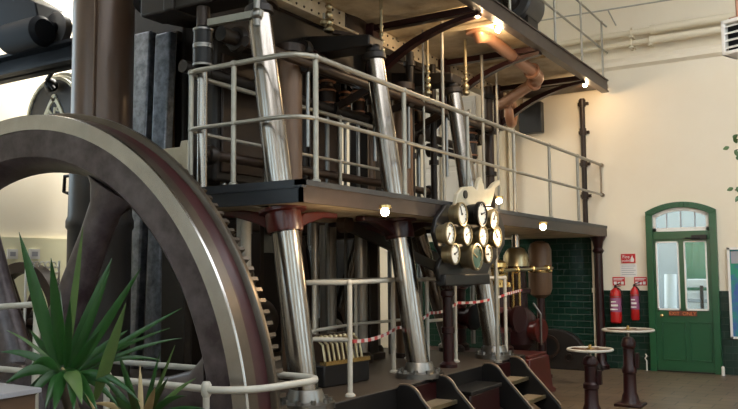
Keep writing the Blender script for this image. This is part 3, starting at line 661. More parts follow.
# ================================================================== UPPER GALLERY
UZ, UX = 4.72, -3.60
ug = thing('upper_gallery', 'upper gallery with grey edge channel and stained cream underside', 'gallery', (-4.5, 9, UZ), kind='thing')
m = MB(); m.box(-5.16, UX-.04, 5.6, YW-.02, UZ, UZ+.06); m.build('underside_plate', 'soffit', ug, smooth=0)
m = MB(); m.box(UX-.05, UX, 5.6, 13.45, UZ-.10, UZ+.09); m.box(UX-.10, UX+.02, 5.6, 13.45, UZ-.115, UZ-.09); m.box(UX-.10, UX+.02, 5.6, 13.45, UZ+.075, UZ+.095); m.build('edge_channel', 'fascia', ug, smooth=0)
m = MB(); m.box(-5.24, -5.18, 5.6, YW-.02, 4.50, UZ+.06); m.box(-5.26, -5.10, 5.6, YW-.02, 4.485, 4.51); m.build('inner_girder', 'soffit', ug, smooth=0)
m = MB()
for i in range(48): y = 6.6+i*.14; m.lathe([(.016, 0), (.010, .012)], (-5.18, y, 4.57), (1, 0, 0), 8); m.lathe([(.016, 0), (.010, .012)], (-5.18, y, 4.69), (1, 0, 0), 8)
m.build('rivet_rows', 'fascia', ug)
for y in (7.2, 9.1, 11.0, 12.7):
    m = MB(); m.box(-5.16, UX-.06, y-.03, y+.03, UZ-.04, UZ); m.build('cross_rib', 'soffit', ug, smooth=0)
m = MB(); m.box(-5.0, UX-.05, 12.75, 13.4, UZ-.055, UZ-.002); m.build('dark_hatch', 'darkbrown', ug, smooth=0)
# maroon cantilever brackets
for k, y in enumerate((8.35, 10.35, 12.35)):
    t = thing('cantilever_bracket', ['maroon curved bracket under the upper gallery, nearest the viewer', 'dark maroon curved bracket beside the salmon pipe under the upper gallery', 'dark maroon curved bracket under the upper gallery nearest the far wall'][k], 'bracket', (-5.1, y, 4.1), 'brackets under the upper gallery')
    m = MB(); m.box(-5.10, -3.66, y-.06, y+.06, 4.60, 4.68); m.build('top_arm', 'maroon', t, bevel=.012)
    pts = bend((-3.66, 4.60, 0), (-4.5, 4.55, 0), (-5.04, 4.12, 0), 10); q = [(p.x, p.y) for p in pts]+[(p.x, p.y-.10) for p in pts[::-1]]
    q[-1] = (-3.66, 4.56)
    m = MB()
    for i in range(9):
        A, B = pts[i], pts[i+1]; t0, t1 = (.045+.07*i/9), (.045+.07*(i+1)/9)
        m.prism([(A.x, A.y-.002), (B.x, B.y-.002), (B.x, B.y-t1), (A.x, A.y-t0)], lambda u, v, d_: (u, d_, v), y-.05, y+.05)
    bmesh.ops.remove_doubles(m.bm, verts=m.bm.verts[:], dist=.0008)
    m.build('curved_arm', 'maroon', t)
    m = MB(); m.box(-5.17, -5.05, y-.09, y+.09, 3.95, 4.70); m.build('back_leg', 'maroon', t, bevel=.015)
# upper railing
t = thing('upper_railing', 'thin grey railing on the edge of the upper gallery', 'railing', (UX, 10, UZ+.09))
for z, nm in ((5.78, 'top_rail'), (5.32, 'mid_rail')):
    m = MB(); m.tube([(UX-.03, 6.0, z), (UX-.03, 13.6, z)], .017, 10); m.build(nm, 'railsteel', t)
for y in (7.5, 9.2, 10.9, 12.15, 13.3):
    m = MB(); m.cyl((UX-.03, y, UZ+.09), (UX-.03, y, 5.8), .017, n=10); m.ball((UX-.03, y, 5.78), .026, 10); m.build('post', 'railsteel', t)
# drum on the upper gallery
dc = atX(519, 6, -4.05); dr = .29
t = thing('upper_drum', 'dark round iron drum lying on the upper gallery', 'drum', (dc.x, dc.y, UZ+.06))
m = MB(); m.lathe([(dr*.9, -.32), (dr, -.29), (dr, .25), (dr*.93, .3), (dr*.4, .34)], dc, (0, 1, 0), 40); m.build('drum_shell', 'drum', t)
m = MB(); m.lathe([(dr*.55, -.34), (dr*.55, -.31), (dr*.2, -.37), (dr*.2, -.40)], dc, (0, 1, 0), 32); m.build('drum_cover', 'dark', t)
m = MB(); m.box(dc.x-.2, dc.x+.2, dc.y-.2, dc.y+.2, UZ+.06, dc.z-dr*.75); m.build('cradle', 'dark', t)

# gallery bulbs
def bulb(p, lab, power, grp):
    t = thing('bulkhead_lamp', lab, 'lamp', p, grp)
    m = MB(); m.ball(p, .035, 14); m.build('bulb', 'bulb', t)
    m = MB(); m.lathe([(.05, .03), (.05, .055), (.03, .06)], p, n=16); m.build('lamp_base', 'brass', t)
    ld = bpy.data.lights.new('lamp_light', 'POINT'); ld.energy = power; ld.color = (1, .70, .40); ld.shadow_soft_size = .05
    lo = bpy.data.objects.new('lamp_light', ld); COL.objects.link(lo); lo.parent = t; lo.location = (0, 0, -.09)
zc_ = UZ-.065
for (px, py, x, lab) in ((498, 30, -3.80, 'bright lamp under the upper gallery just above the salmon pipe'), (585, 85, -3.85, 'lamp under the upper gallery nearest the far wall'), (478, 10, -4.0, 'lamp under the upper gallery closest to the viewer')):
    p = atX(px, py, x); p.z = zc_; p = atZ(px, py, zc_); bulb(p, lab, 15 if px == 585 else 24, 'lamps under the upper gallery')
zc_ = GZ0-.062
for (px, py, lab) in ((385, 212, 'small lamp under the lower gallery above the middle column'), (543, 227, 'lamp under the lower gallery in front of the dark tiled wall')):
    bulb(atZ(px, py, zc_), lab, 26 if px > 500 else 14, 'lamps under the lower gallery')
p = atX(499, 201, -3.66); t = bulb(p, 'bright round lamp on the gallery edge beside the gauges', 10, 'lamps under the lower gallery')

# ================================================================== COPPER PIPES, RODS
a = Vector((-4.13, 9.36, UZ)); e = atX(541, 78, -3.98); z_ = atX(500, 105, -5.0)
t = thing('steam_pipe', 'salmon painted steam pipe with an elbow under the upper gallery', 'pipe', a)
m = MB(); pth = [a, a+Vector((0, .03, -.08))]+[a.lerp(e, .12)+Vector((0, 0, -.0))]+[a.lerp(e, .85)]+bend(a.lerp(e, .9), e, e.lerp(z_, .12), 8)[1:]+[z_]
m.tube(pth, .085, 18); m.build('pipe', 'copper', t, smooth=60)
d = (e-a).normalized(); each('pipe_flange', 'copper', t, [lambda m: m.lathe([(.16, -.04), (.16, 0)], a, (0, 0, 1), 24), lambda m: m.lathe([(.115, -.03), (.125, 0), (.115, .03)], a.lerp(e, .84), d, 20), lambda m: m.lathe([(.115, -.03), (.125, 0), (.115, .03)], e.lerp(z_, .16), z_-e, 20)])
p = atX(511, 112, -4.9)
t = thing('expansion_loop', 'rusty coiled pipe bend hanging behind the gallery end', 'pipe', p)
m = MB(); m.torus(p, (1, .2, 0), .19, .075, 32, 12); m.build('pipe_loop', 'copper', t)
m = MB(); m.cyl(p+Vector((0, 0, .2)), p+Vector((0, .05, 4.5-p.z)), .07); m.build('pipe_leg', 'copper', t)
a = atY(519, 104, 13.55); b = atY(542, 132, 13.55)
t = thing('dark_panel', 'dark blue slate panel on the far wall above the gallery', 'panel', ((a.x+b.x)/2, 13.6, b.z))
m = MB(); m.box(a.x, b.x, 13.52, YW, b.z, a.z); m.build('slab', 'slate', t, bevel=.01)

def rod(px, y0, z1, z0, r, mt, lab, xz=None, knob=True, name='hanger_rod'):
    p = xz if xz is not None else atZ(px, y0, z1)
    t = thing(name, lab, 'rod', (p.x, p.y, z0), 'thin rods between the galleries')
    m = MB(); m.cyl((p.x, p.y, z0), (p.x, p.y, z1), r, n=10); m.build('rod', mt, t)
    m = MB(); m.lathe([(r*1.2, 0), (r*2.6, .02), (r*2.6, .05), (r*1.2, .08)], (p.x, p.y, z0), n=12)
    if knob:
        for k in range(4): m.ball((p.x, p.y, z0+.12+k*.09), r*(2.4-.3*k), 10)
    m.build('end_fitting', 'brasspale', t)
rod(381, 0, 4.66, 3.97, .018, 'brasspale', 'brass rod with knobbed end hanging above the middle column')
rod(422.6, 30, 4.70, GZ1, .014, 'railsteel', 'slim steel rod just left of the knobbed brass rod', knob=False)
rod(427, 30, 4.70, 3.85, .02, 'brasspale', 'knobbed brass rod hanging beside the maroon bracket')
rod(441.5, 22, 4.70, GZ1, .020, 'railsteel', 'steel rod rising in front of the far column', knob=False)
rod(465, 40, 4.70, 3.95, .020, 'brasspale', 'short brass rod hanging left of the salmon pipe')
rod(481.5, 55, 4.66, GZ1, .022, 'railsteel', 'steel rod directly below the salmon pipe', knob=False)
rod(496, 65, 4.66, GZ1, .018, 'railsteel', 'steel rod right of the rod below the salmon pipe', knob=False)
q = atX(329, 33, -5.0)
rod(0, 0, 4.5, q.z, .022, 'railsteel', 'pale rod with round end hanging above the railing corner', xz=q)
q2 = atX(324, 26, -5.0)
rod(0, 0, 4.5, q2.z, .016, 'railsteel', 'thinner pale rod next to the rod with a round end', xz=q2, knob=False)

# big brown riser column behind the flywheel
by = 5.75; q_ = atY(104, 20, by); bx = q_.x; rr = 30.5/F*(atY(104, 120, by)-CAM).dot(fwd)
t = thing('iron_riser', 'thick glossy brown iron column rising behind the flywheel', 'column', (bx, by, .585), kind='thing')
m = MB(); m.lathe([(rr*.97, 2.95), (rr*1.0, 6.4)], (bx, by, 0), n=48); m.build('upper_shaft', 'bigcol', t, smooth=50)
m = MB(); m.lathe([(rr*1.0, .585), (rr*1.0, 2.1), (rr*1.06, 2.13), (rr*1.06, 2.2), (rr*1.0, 2.25), (rr*.97, 2.95)], (bx, by, 0), n=48); m.build('lower_shaft', 'drum', t, smooth=50)
m = MB(); m.box(bx+rr*.55, bx+rr*.62, by-rr*.86, by-rr*.76, 2.97, 6.38); m.build('seam_strip', 'bigcol', t)
m = MB(); q = atY(61, 243, by-rr-.05); m.cyl((q.x+.3, by-.1, q.z), (q.x-.06, by-.1, q.z), .025); m.ball((q.x, by-.1, q.z), .09, 14); m.cyl((q.x, by-.1, q.z-.13), (q.x, by-.1, q.z+.13), .035); m.build('drain_cock', 'dark', t)
m = MB(); q = atY(66, 178, by-.1); m.tube([(q.x+.25, by-.1, q.z+.02), (q.x-.02, by-.1, q.z+.02), (q.x-.03, by-.1, q.z-.15), (q.x+.05, by-.1, q.z-.17)], .02); m.build('hook_pipe', 'dark', t)

# silver slanted frame plates right of the riser
for k, (pa, pb, pt, pb2, lab) in enumerate(((133, 150, 34, 150, 'grey galvanised plate close to the brown riser'), (155, 170, 34, 150, 'glossy steel plate further from the brown riser'))):
    yy = 6.3; a0 = atY(pa, pt, yy); a1 = atY(pb, pt, yy); b0 = atY(pa-3, pb2, yy); b1 = atY(pb-6, pb2, yy)
    t = thing('frame_plate', lab, 'plate', (b0.x, yy, .585), 'upright steel plates')
    m = MB(); m.hexa([(b0.x-.1, yy, .585), (b1.x-.1, yy, .585), (b1.x-.1, yy+.12, .585), (b0.x-.1, yy+.12, .585), (a0.x, yy, a0.z), (a1.x, yy, a0.z), (a1.x, yy+.12, a0.z), (a0.x, yy+.12, a0.z)])
    m.build('plate', 'galv', t, bevel=.02)
# lubricator on a rod, in front of the gallery end
lx, ly = -4.97, 5.22
t = thing('drip_lubricator', 'black banded lubricator canister above the railing bend', 'lubricator', (lx, ly, 3.4))
zt_, zb_ = 3.84, 3.46
m = MB(); m.lathe([(.055, zb_), (.085, zb_+.02), (.085, zt_-.02), (.055, zt_)], (lx, ly, 0), n=24); m.build('canister', 'black', t)
for z in (zb_+.03, zb_+.19, zb_+.21, zt_-.03):
    m = MB(); m.lathe([(.087, z-.012), (.092, z-.008), (.092, z+.008), (.087, z+.012)], (lx, ly, 0), n=24); m.build('band', 'steel2', t)
m = MB(); m.cyl((lx, ly, zt_), (lx, ly, 4.02), .06, n=16); m.build('supply_pipe', 'darkbrown', t)
m = MB(); m.cyl((lx, ly, GZ1), (lx, ly, zb_), .045, n=16); m.build('standpipe', 'steel', t)
# grey-green tie bar at the head of the near column
a = atY(209, 23, 5.2); b = atY(257, 14, 5.2)
t = thing('tie_bar', 'grey green tie bar at the head of the near column', 'bar', (a.x, 5.2, a.z))
m = MB(); m.bar(a, (b.x+.05, 5.2, b.z), .05, .06); m.build('bar', 'drumflange', t); m = MB(); m.ball((b.x, 5.2, b.z), .055, 14); m.cyl((b.x, 5.2, b.z-.1), (b.x, 5.2, b.z+.14), .03, n=12); m.build('joint', 'steel2', t)

# brown pump pipes and dark valve gear behind the railing
def riser(px, yb, z0, z1, r, mt, lab, taper=1., name='brown_pipe', cat='pipe', grp='brown pipes behind the gallery rail', flange='darkbrown'):
    p = atY(px, 100, yb); t = thing(name, lab, cat, (p.x, yb, z0), grp)
    m = MB(); m.lathe([(r*taper, z0), (r, z0+(z1-z0)*.45), (r, z1)], (p.x, yb, 0), n=24); m.build('pipe', mt, t, smooth=50)
    each('flange', flange, t, [lambda m: m.lathe([(r*1.25, z1-.08), (r*1.25, z1)], (p.x, yb, 0), n=24), lambda m: m.lathe([(r*taper*1.3, z0), (r*taper*1.3, z0+.06)], (p.x, yb, 0), n=24)])
riser(290, 6.45, .585, 3.95, .125, 'rust', 'brown tapering pipe right of the near column', .6)
riser(402, 8.75, .585, 4.0, .13, 'rust', 'brown pipe right of the middle column', .8)
riser(371, 8.9, .585, 3.9, .05, 'rust', 'thin brown pipe beside the middle column', 1)
def valve(px, py0, py1, x, r, mt, lab):
    a = atX(px, py0, x); b = atX(px, py1, x); h = a.z-b.z
    t = thing('dashpot', lab, 'dashpot', (b.x, b.y, b.z-.0), 'valve dashpots behind the gallery rail')
    m = MB(); m.lathe([(r*.6, 0), (r, .03), (r, h*.45), (r*.75, h*.5), (r*.75, h*.7), (r*.9, h*.72), (r*.9, h*.8), (r*.35, h*.85), (r*.35, h)], b, n=20); m.build('body', mt, t)
    for q in (.1, .4, .62, .76): each('band', 'copper', t, [lambda m: m.lathe([(r*1.0, h*q-.012), (r*1.12, h*q), (r*1.0, h*q+.012)], b, n=20)])
    m = MB(); m.cyl((b.x, b.y, .585), (b.x, b.y, b.z), r*.3, n=10); m.build('spindle', 'steel2', t); m = MB(); m.cyl((b.x, b.y, a.z), (b.x, b.y, 4.03), r*.2, n=10); m.build('spindle', 'steel2', t)
valve(327, 66, 108, -5.35, .10, 'darkbrown', 'brown banded dashpot just right of the railing corner post')
valve(358, 78, 116, -5.4, .085, 'darkbrown', 'brown banded dashpot left of the middle column')
valve(418, 84, 130, -5.4, .11, 'darkbrown', 'brown banded dashpot right of the middle column')
valve(345, 84, 122, -5.38, .07, 'dark', 'slim dark dashpot between the two brown ones')
valve(470, 118, 160, -4.95, .11, 'dark', 'dark dashpot behind the far column')
valve(388, 84, 126, -5.3, .09, 'dark', 'dark dashpot hidden partly by the middle column')
# dark layshafts, levers and reach rods
def shaft(pts, r, mt, lab, name='layshaft', cat='shaft', ends=True):
    pts = [Vector(p) for p in pts]; t = thing(name, lab, cat, pts[0])
    m = MB(); m.tube(pts, r, 12); m.build('shaft', mt, t, smooth=60)
    if ends:
        for p, q in ((pts[0], pts[1]), (pts[-1], pts[-2])): each('collar', 'dark', t, [lambda m: m.lathe([(r*1.6, -.05), (r*1.9, 0), (r*1.6, .05)], p.lerp(q, .04), q-p, 16)])
shaft([(-5.3, 5.3, 3.55), (-5.3, 11.6, 3.55)], .06, 'dark', 'dark valve layshaft running behind the upper part of the railing')
shaft([(-5.22, 5.4, 2.75), (-5.22, 10.2, 2.75)], .05, 'darkbrown', 'brown lower layshaft behind the mid rail')
shaft([(-5.02, 5.5, 3.86), (-5.02, 11.6, 3.86)], .07, 'dark', 'thick dark pipe under the entablature')
shaft([(-4.72, 5.5, 3.74), (-4.72, 11.3, 3.74)], .05, 'darkbrown', 'brown oil pipe along the column heads')
shaft([(-4.9, 6.6, 3.97), (-4.9, 7.9, 3.78), (-4.85, 9.0, 3.82)], .05, 'maroon', 'maroon bent pipe left of the hanging rods')
for k, y in enumerate((6.45, 7.75, 8.55, 9.6)):
    nm = ['nearest the flywheel', 'second along', 'third along', 'furthest along'][k]
    t = thing('valve_lever', f'dark forked valve lever on the layshaft, {nm}', 'lever', (-5.3, y, 3.5), 'valve levers')
    m = MB(); m.bar((-5.3, y, 3.55), (-4.75, y+.05, 3.72+.06*(k % 2)), .05, .09); m.build('arm', 'darkbrown', t, bevel=.01)
    each('boss', 'dark', t, [lambda m: m.lathe([(.1, -.05), (.1, .05)], (-5.3, y, 3.55), (0, 1, 0), 18), lambda m: m.lathe([(.06, -.06), (.06, .06)], (-4.75, y+.05, 3.72+.06*(k % 2)), (0, 1, 0), 16)])
    m = MB(); m.cyl((-4.75, y+.05, 3.72), (-4.75, y+.05, 2.9), .022, n=10); m.build('link_rod', 'steel2', t)
for px, x, r, mt, lab in ((490, -4.9, .07, 'darkbrown', 'dark brown standpipe on the gallery right of the far column'), (411, -4.95, .055, 'dark', 'dark standpipe on the gallery right of the middle column'), (434, -5.0, .045, 'dark', 'slim dark standpipe between the middle and far columns')):
    p = atX(px, 170, x); t = thing('standpipe', lab, 'pipe', (p.x, p.y, GZ1), 'dark standpipes on the gallery')
    m = MB(); m.cyl((p.x, p.y, GZ1-.012), (p.x, p.y, 4.48), r, n=18); m.build('pipe', mt, t)
    for z in (GZ1, 3.1, 4.3): each('pipe_collar', 'dark', t, [lambda m: m.lathe([(r*1.5, -.012), (r*1.5, .05)], (p.x, p.y, z), n=18)])
a, b = atX(452, 104, -5.1), atX(478, 140, -5.1)
t = thing('valve_beam', 'dark diagonal beam sloping down to the right behind the far column', 'beam', a, 'dark beams behind the far column')
m = MB(); m.bar(a, b, .08, .12); m.build('bar', 'crane', t); each('pin_boss', 'dark', t, [lambda m: m.lathe([(.09, -.06), (.09, .06)], b, (1, 0, 0), 18)])
a, b = atX(334, 226, -6.9), atX(356, 300, -6.9)
t = thing('grey_cabinet', 'dark grey upright cabinet standing behind the vertical rams', 'cabinet', (-6.9, (a.y+b.y)/2, 0))
m = MB(); m.box(-7.3, -6.9, a.y, b.y, 0, a.z); m.build('cabinet_body', 'slate', t, bevel=.02)
m = MB(); m.box(-6.9, -6.88, a.y+.05, b.y-.05, .7, a.z-.06); m.build('door', 'slate', t, bevel=.006)
m = MB(); m.box(-6.88, -6.85, b.y-.16, b.y-.12, 1.4, 1.6); m.build('handle', 'steel2', t)
# vertical silver rods seen below the gallery, pump rods
for k, (px, x, r, mt, lab) in enumerate(((315, -5.3, .04, 'dull', 'thin vertical steel rod right of the near column'), (328, -5.45, .10, 'dull', 'thick vertical steel ram right of the near column'),
        (361, -5.1, .075, 'dull', 'vertical steel ram left of the dark frame post'), (376, -5.4, .05, 'dull', 'pale vertical ram behind the dark frame post'), (246, -5.15, .05, 'white', 'white vertical pipe behind the wheel teeth'), (240, -5.3, .035, 'white', 'slimmer white vertical pipe behind the wheel teeth'))):
    p = atX(px, 260, x); t = thing('pump_ram', lab, 'ram', (p.x, p.y, .585), 'vertical rams under the gallery')
    m = MB(); m.cyl((p.x, p.y, .585), (p.x, p.y, 2.19), r, n=18); m.build('rod', mt, t)
    m = MB(); m.lathe([(r*1.8, 0), (r*1.8, .08), (r*1.2, .12)], (p.x, p.y, .585), n=18); m.build('gland', 'dark', t)
p = atX(367, 260, -5.25)
t = thing('frame_post', 'broad dark iron post under the gallery left of the middle column', 'post', (p.x, p.y, .585), kind='thing')
m = MB(); m.box(p.x-.10, p.x+.10, p.y-.10, p.y+.10, .585, 2.19); m.build('post', 'dark', t, bevel=.02)
m = MB(); m.box(p.x-.16, p.x+.16, p.y-.16, p.y+.16, .585, .66); m.build('foot', 'dark', t, bevel=.01)
# slanted second legs next to middle column (rear struts of the frames)
for k, (pt, pb, x0_, x1_, lab) in enumerate((((418, 232), (452, 368), -4.75, -4.55, 'slanting steel strut right of the middle column'),)):
    a = atX(*pt, x1_); b = atX(*pb, x0_); b.z = .585
    t = thing('slanted_strut', lab, 'strut', b)
    m = MB(); m.cyl(b, a, .10, .095, 24); m.build('shaft', 'steel', t)
    m = MB(); m.lathe([(.17, 0), (.17, .05), (.13, .08)], b, n=24); m.build('foot', 'dark', t)
# dark diagonal braces under the gallery
for k, ((pa, pb), lab) in enumerate(((((345, 224), (438, 268)), 'upper dark diagonal brace under the gallery'), (((372, 226), (442, 260)), 'shorter dark diagonal brace behind the long one'))):
    x = -4.5-.3*k; a, b = atX(*pa, x), atX(*pb, x)
    t = thing('diagonal_brace', lab, 'brace', a, 'dark braces under the gallery')
    m = MB(); m.bar(a, b, .05, .11); m.build('bar', 'dark', t); each('pin_boss', 'darkbrown', t, [lambda m: m.lathe([(.09, -.05), (.09, .05)], a, (1, 0, 0), 18), lambda m: m.lathe([(.09, -.05), (.09, .05)], b, (1, 0, 0), 18)])
for k, ((pa, pb), lab) in enumerate(((((418, 142), (453, 104)), 'dark diagonal beam behind the far column, in front of white panels'), (((432, 150), (470, 158)), 'dark level beam crossing the white panels'))):
    a, b = atX(*pa, -5.2), atX(*pb, -5.2)
    t = thing('valve_beam', lab, 'beam', a, 'dark beams behind the far column')
    m = MB(); m.bar(a, b, .08, .13); m.build('bar', 'crane', t); each('pin_boss', 'dark', t, [lambda m: m.lathe([(.1, -.06), (.1, .06)], a, (1, 0, 0), 18), lambda m: m.lathe([(.1, -.06), (.1, .06)], b, (1, 0, 0), 18)])

# ================================================================== GAUGE BOARD
gb = thing('gauge_board', 'black gauge board crowded with brass pressure gauges on the gallery edge', 'gauge board', (-3.6, 7.9, 1.6))
XB = -3.68
out = [(447, 204), (458, 205), (480, 206), (500, 212), (505, 228), (505, 244), (498, 258), (490, 268), (486, 280), (470, 287), (452, 285), (440, 281), (438, 268), (443, 256), (438, 246), (434, 232), (437, 218)]
m = MB(); P2 = [atX(a, b, XB) for a, b in out]
m.prism([(p.y, p.z) for p in P2], lambda u, v, d: (d, u, v), XB-.05, XB); m.build('back_board', 'black', gb, bevel=.012)
m = MB(); a = atX(466, 280, XB); m.box(XB-.06, XB+.05, atX(441, 276, XB).y, atX(486, 276, XB).y, atX(466, 285, XB).z, atX(466, 274, XB).z); m.build('lower_shelf', 'black', gb, bevel=.012)
out = [(455, 206), (457, 194), (463, 187), (472, 186), (476, 190), (478, 181), (480, 177), (483, 184), (484, 190), (490, 188), (494, 183), (499, 180), (500, 184), (495, 188), (493, 196), (490, 206)]
P2 = [atX(a, b, XB) for a, b in out]
m = MB(); m.prism([(p.y, p.z) for p in P2], lambda u, v, d: (d, u, v), XB-.04, XB+.01); pq = m.build('crest_plaque', 'crest', gb, bevel=.01)
m = MB(); c = atX(464, 194.5, XB); m.lathe([(.045, 0), (.045, .025)], c, (1, 0, 0), 20); m.build('plaque_hole', 'black', pq)
G = [(462.9, 214, 22, 0), (494.7, 219, 19, 0), (450.7, 233.6, 21, 0), (467.8, 234.8, 20, 0), (483.7, 236, 20, 0), (498, 237, 20, 0), (455.6, 254, 20, 0), (489, 254, 17, 0), (482.5, 214, 23, 1), (477.6, 256.8, 25, 2)]
for i, (px, py, dp, kd) in enumerate(G):
    c = atX(px, py, XB+(.16 if kd else .12)); t_ = (c-CAM).dot(fwd); R = dp*1.1/2/F*t_
    dep = .16 if kd else .12; o = (XB, c.y, c.z)
    g_ = None
    m = MB(); m.lathe([(R*.8, .0), (R*.86, dep-.05), (R, dep-.04), (R, dep), (R*.86, dep+.004), (R*.84, dep-.015)], o, (1, 0, 0), 32, cap=False); g_ = m.build('gauge', 'black' if kd == 1 else 'brasspale', gb)
    g_['label'] = ['brass rimmed gauge', 'large gauge with black case and white dial', 'large brass gauge with green dial'][kd]
    m = MB(); m.lathe([(R*.85, dep-.02), (R*.85, dep-.012)], o, (1, 0, 0), 32); m.build('dial', 'dialgreen' if kd == 2 else 'dial', g_)
    m = MB(); a = random.uniform(0, 6.28); q = Vector((XB+dep-.008, c.y, c.z)); m.bar(q, q+Vector((0, cos(a), sin(a)))*R*.65, .006, .012); m.lathe([(.012, -.004), (.012, .006)], q, (1, 0, 0), 10); m.build('needle', 'black' if kd != 2 else 'brasspale', g_)
    m = MB()
    for k in range(9):
        b_ = radians(-30+k*30); v_ = Vector((0, cos(b_), sin(b_))); m.bar(q+v_*R*.68, q+v_*R*.8, .005, .008)
    m.build('scale_marks', 'black' if kd != 2 else 'brasspale', g_)
p = atX(495.5, 250, XB-.02)
m = MB(); m.cyl((p.x, p.y, .585), (p.x, p.y, p.z+.15), .022, n=12); m.lathe([(.05, .585), (.05, .61)], (p.x, p.y, 0), n=12); m.build('support_pole', 'railsteel', gb)
m = MB(); yb_ = P2[0].y; m.box(XB-.05, XB-.04, 7.55, 8.05, 1.95, 2.3); m.box(GX1+.012, XB-.04, 7.55, 8.05, 2.1, 2.3); m.build('fixing_plate', 'dark', gb)

# ================================================================== DECK RAIL, TAPE, MODEL RACK
dr_ = thing('deck_railing', 'white post and rail fence along the engine deck edge', 'railing', (-4.1, 7.5, .585))
posts = [(352, 394.6, 283), (394, 372.6, 282), (428, 367, 281), (456, 362, 280), (500, 355, 278)]
tops = []
for i, (px, pb, pt) in enumerate(posts):
    b = atZ(px, pb, .585)
    if i == 0: b = Vector((-3.82, 5.83, .585))
    if i == 4: b = Vector((-3.88, 9.45, .585))
    z = 1.55; tops.append(Vector((b.x, b.y, z)))
    m = MB(); m.cyl((b.x, b.y, .585), (b.x, b.y, z), .022, n=12); m.lathe([(.045, 0), (.045, .015), (.025, .03)], (b.x, b.y, .585), n=12); m.ball((b.x, b.y, z), .03, 10); m.build('post', 'white', dr_)
inner = [Vector((-4.25, 5.72, 1.55)), Vector((-4.75, 6.6, 1.55)), Vector((-4.9, 7.6, 1.55)), Vector((-4.8, 8.6, 1.55))]
for p in inner:
    m = MB(); m.cyl((p.x, p.y, .585), (p.x, p.y, p.z), .020, n=12); m.lathe([(.045, 0), (.045, .015), (.025, .03)], (p.x, p.y, .585), n=12); m.build('post', 'white', dr_)
m = MB(); m.tube([inner[0], tops[0]]+tops[1:], .022, 12); m.build('top_rail', 'white', dr_)
m = MB(); m.tube(inner, .02, 12); m.build('top_rail', 'white', dr_)
dz = Vector((0, 0, -.49)); m = MB(); m.tube([inner[0]+dz, tops[0]+dz], .02, 12); m.tube([p+dz for p in inner], .018, 12); m.tube([tops[3]+dz+Vector((0, -.3, .03)), tops[2]+dz+Vector((0, 0, .03))], .018, 10); m.build('mid_rail', 'white', dr_)
tp = thing('barrier_tape', 'red and white striped tape slung between the deck posts', 'tape', tops[0]+Vector((0, 0, -.5)))
pts = []
ctrl = [tops[0]+Vector((.03, 0, -.50)), tops[1]+Vector((.04, 0, -.50)), tops[2]+Vector((.04, 0, -.37)), tops[3]+Vector((.03, 0, -.28)), tops[4]+Vector((.03, 0, -.20)), tops[4]+Vector((.06, .45, -.16))]
for i in range(len(ctrl)-1):
    for k in range(14):
        u = k/14; p = ctrl[i].lerp(ctrl[i+1], u); p.z -= .035*4*u*(1-u) if i < 4 else 0; pts.append(p)
m = MB()
for i in range(len(pts)-1):
    a, b = pts[i], pts[i+1]; w = Vector((0, 0, .015)); n_ = Vector((.006, 0, 0)); mi = i % 2
    m.hexa([a-w-n_, a-w+n_, b-w+n_, b-w-n_, a+w-n_, a+w+n_, b+w+n_, b+w-n_], mi)
m.build('tape', ['tapered', 'tapewhite'], tp, smooth=0)
mr = thing('oiler_rack', 'black rack with rows of brass drip tubes on the deck', 'oiler', (-4.4, 6.3, .585))
A = Vector((-4.45, 6.12, .585)); B = Vector((-4.37, 6.78, .585)); u = (B-A).normalized(); L = (B-A).length; v = Vector((-u.y, u.x, 0))*-1
def rp(s, d, z): return A+u*s+v*d+Vector((0, 0, z))
m = MB(); m.hexa([rp(0, -.17, 0), rp(0, .17, 0), rp(L, .17, 0), rp(L, -.17, 0), rp(0, -.17, .2), rp(0, .17, .2), rp(L, .17, .2), rp(L, -.17, .2)]); m.build('tank', 'black', mr, bevel=.015)
m = MB(); m.hexa([rp(.02, .1, .2), rp(.02, .18, .2), rp(L, .18, .2), rp(L, .1, .2), rp(.02, .1, .235), rp(.02, .18, .235), rp(L, .18, .235), rp(L, .1, .235)]); m.build('drip_tray', 'brass', mr)
m = MB(); m.hexa([rp(0, -.16, .2), rp(0, -.1, .2), rp(L, -.1, .2), rp(L, -.16, .2), rp(0, -.16, .46), rp(0, -.1, .46), rp(L, -.1, .46), rp(L, -.16, .46)]); m.build('back_board', 'darkbrown', mr)
for k in range(9):
    s = .06+k*(L-.1)/8.5
    m = MB(); m.tube([rp(s, -.1, .42), rp(s, .02, .44), rp(s, .1, .38), rp(s, .13, .235)], .013, 8); m.ball(rp(s, .02, .44), .026, 8); m.build('drip_tube', 'brasspale', mr)

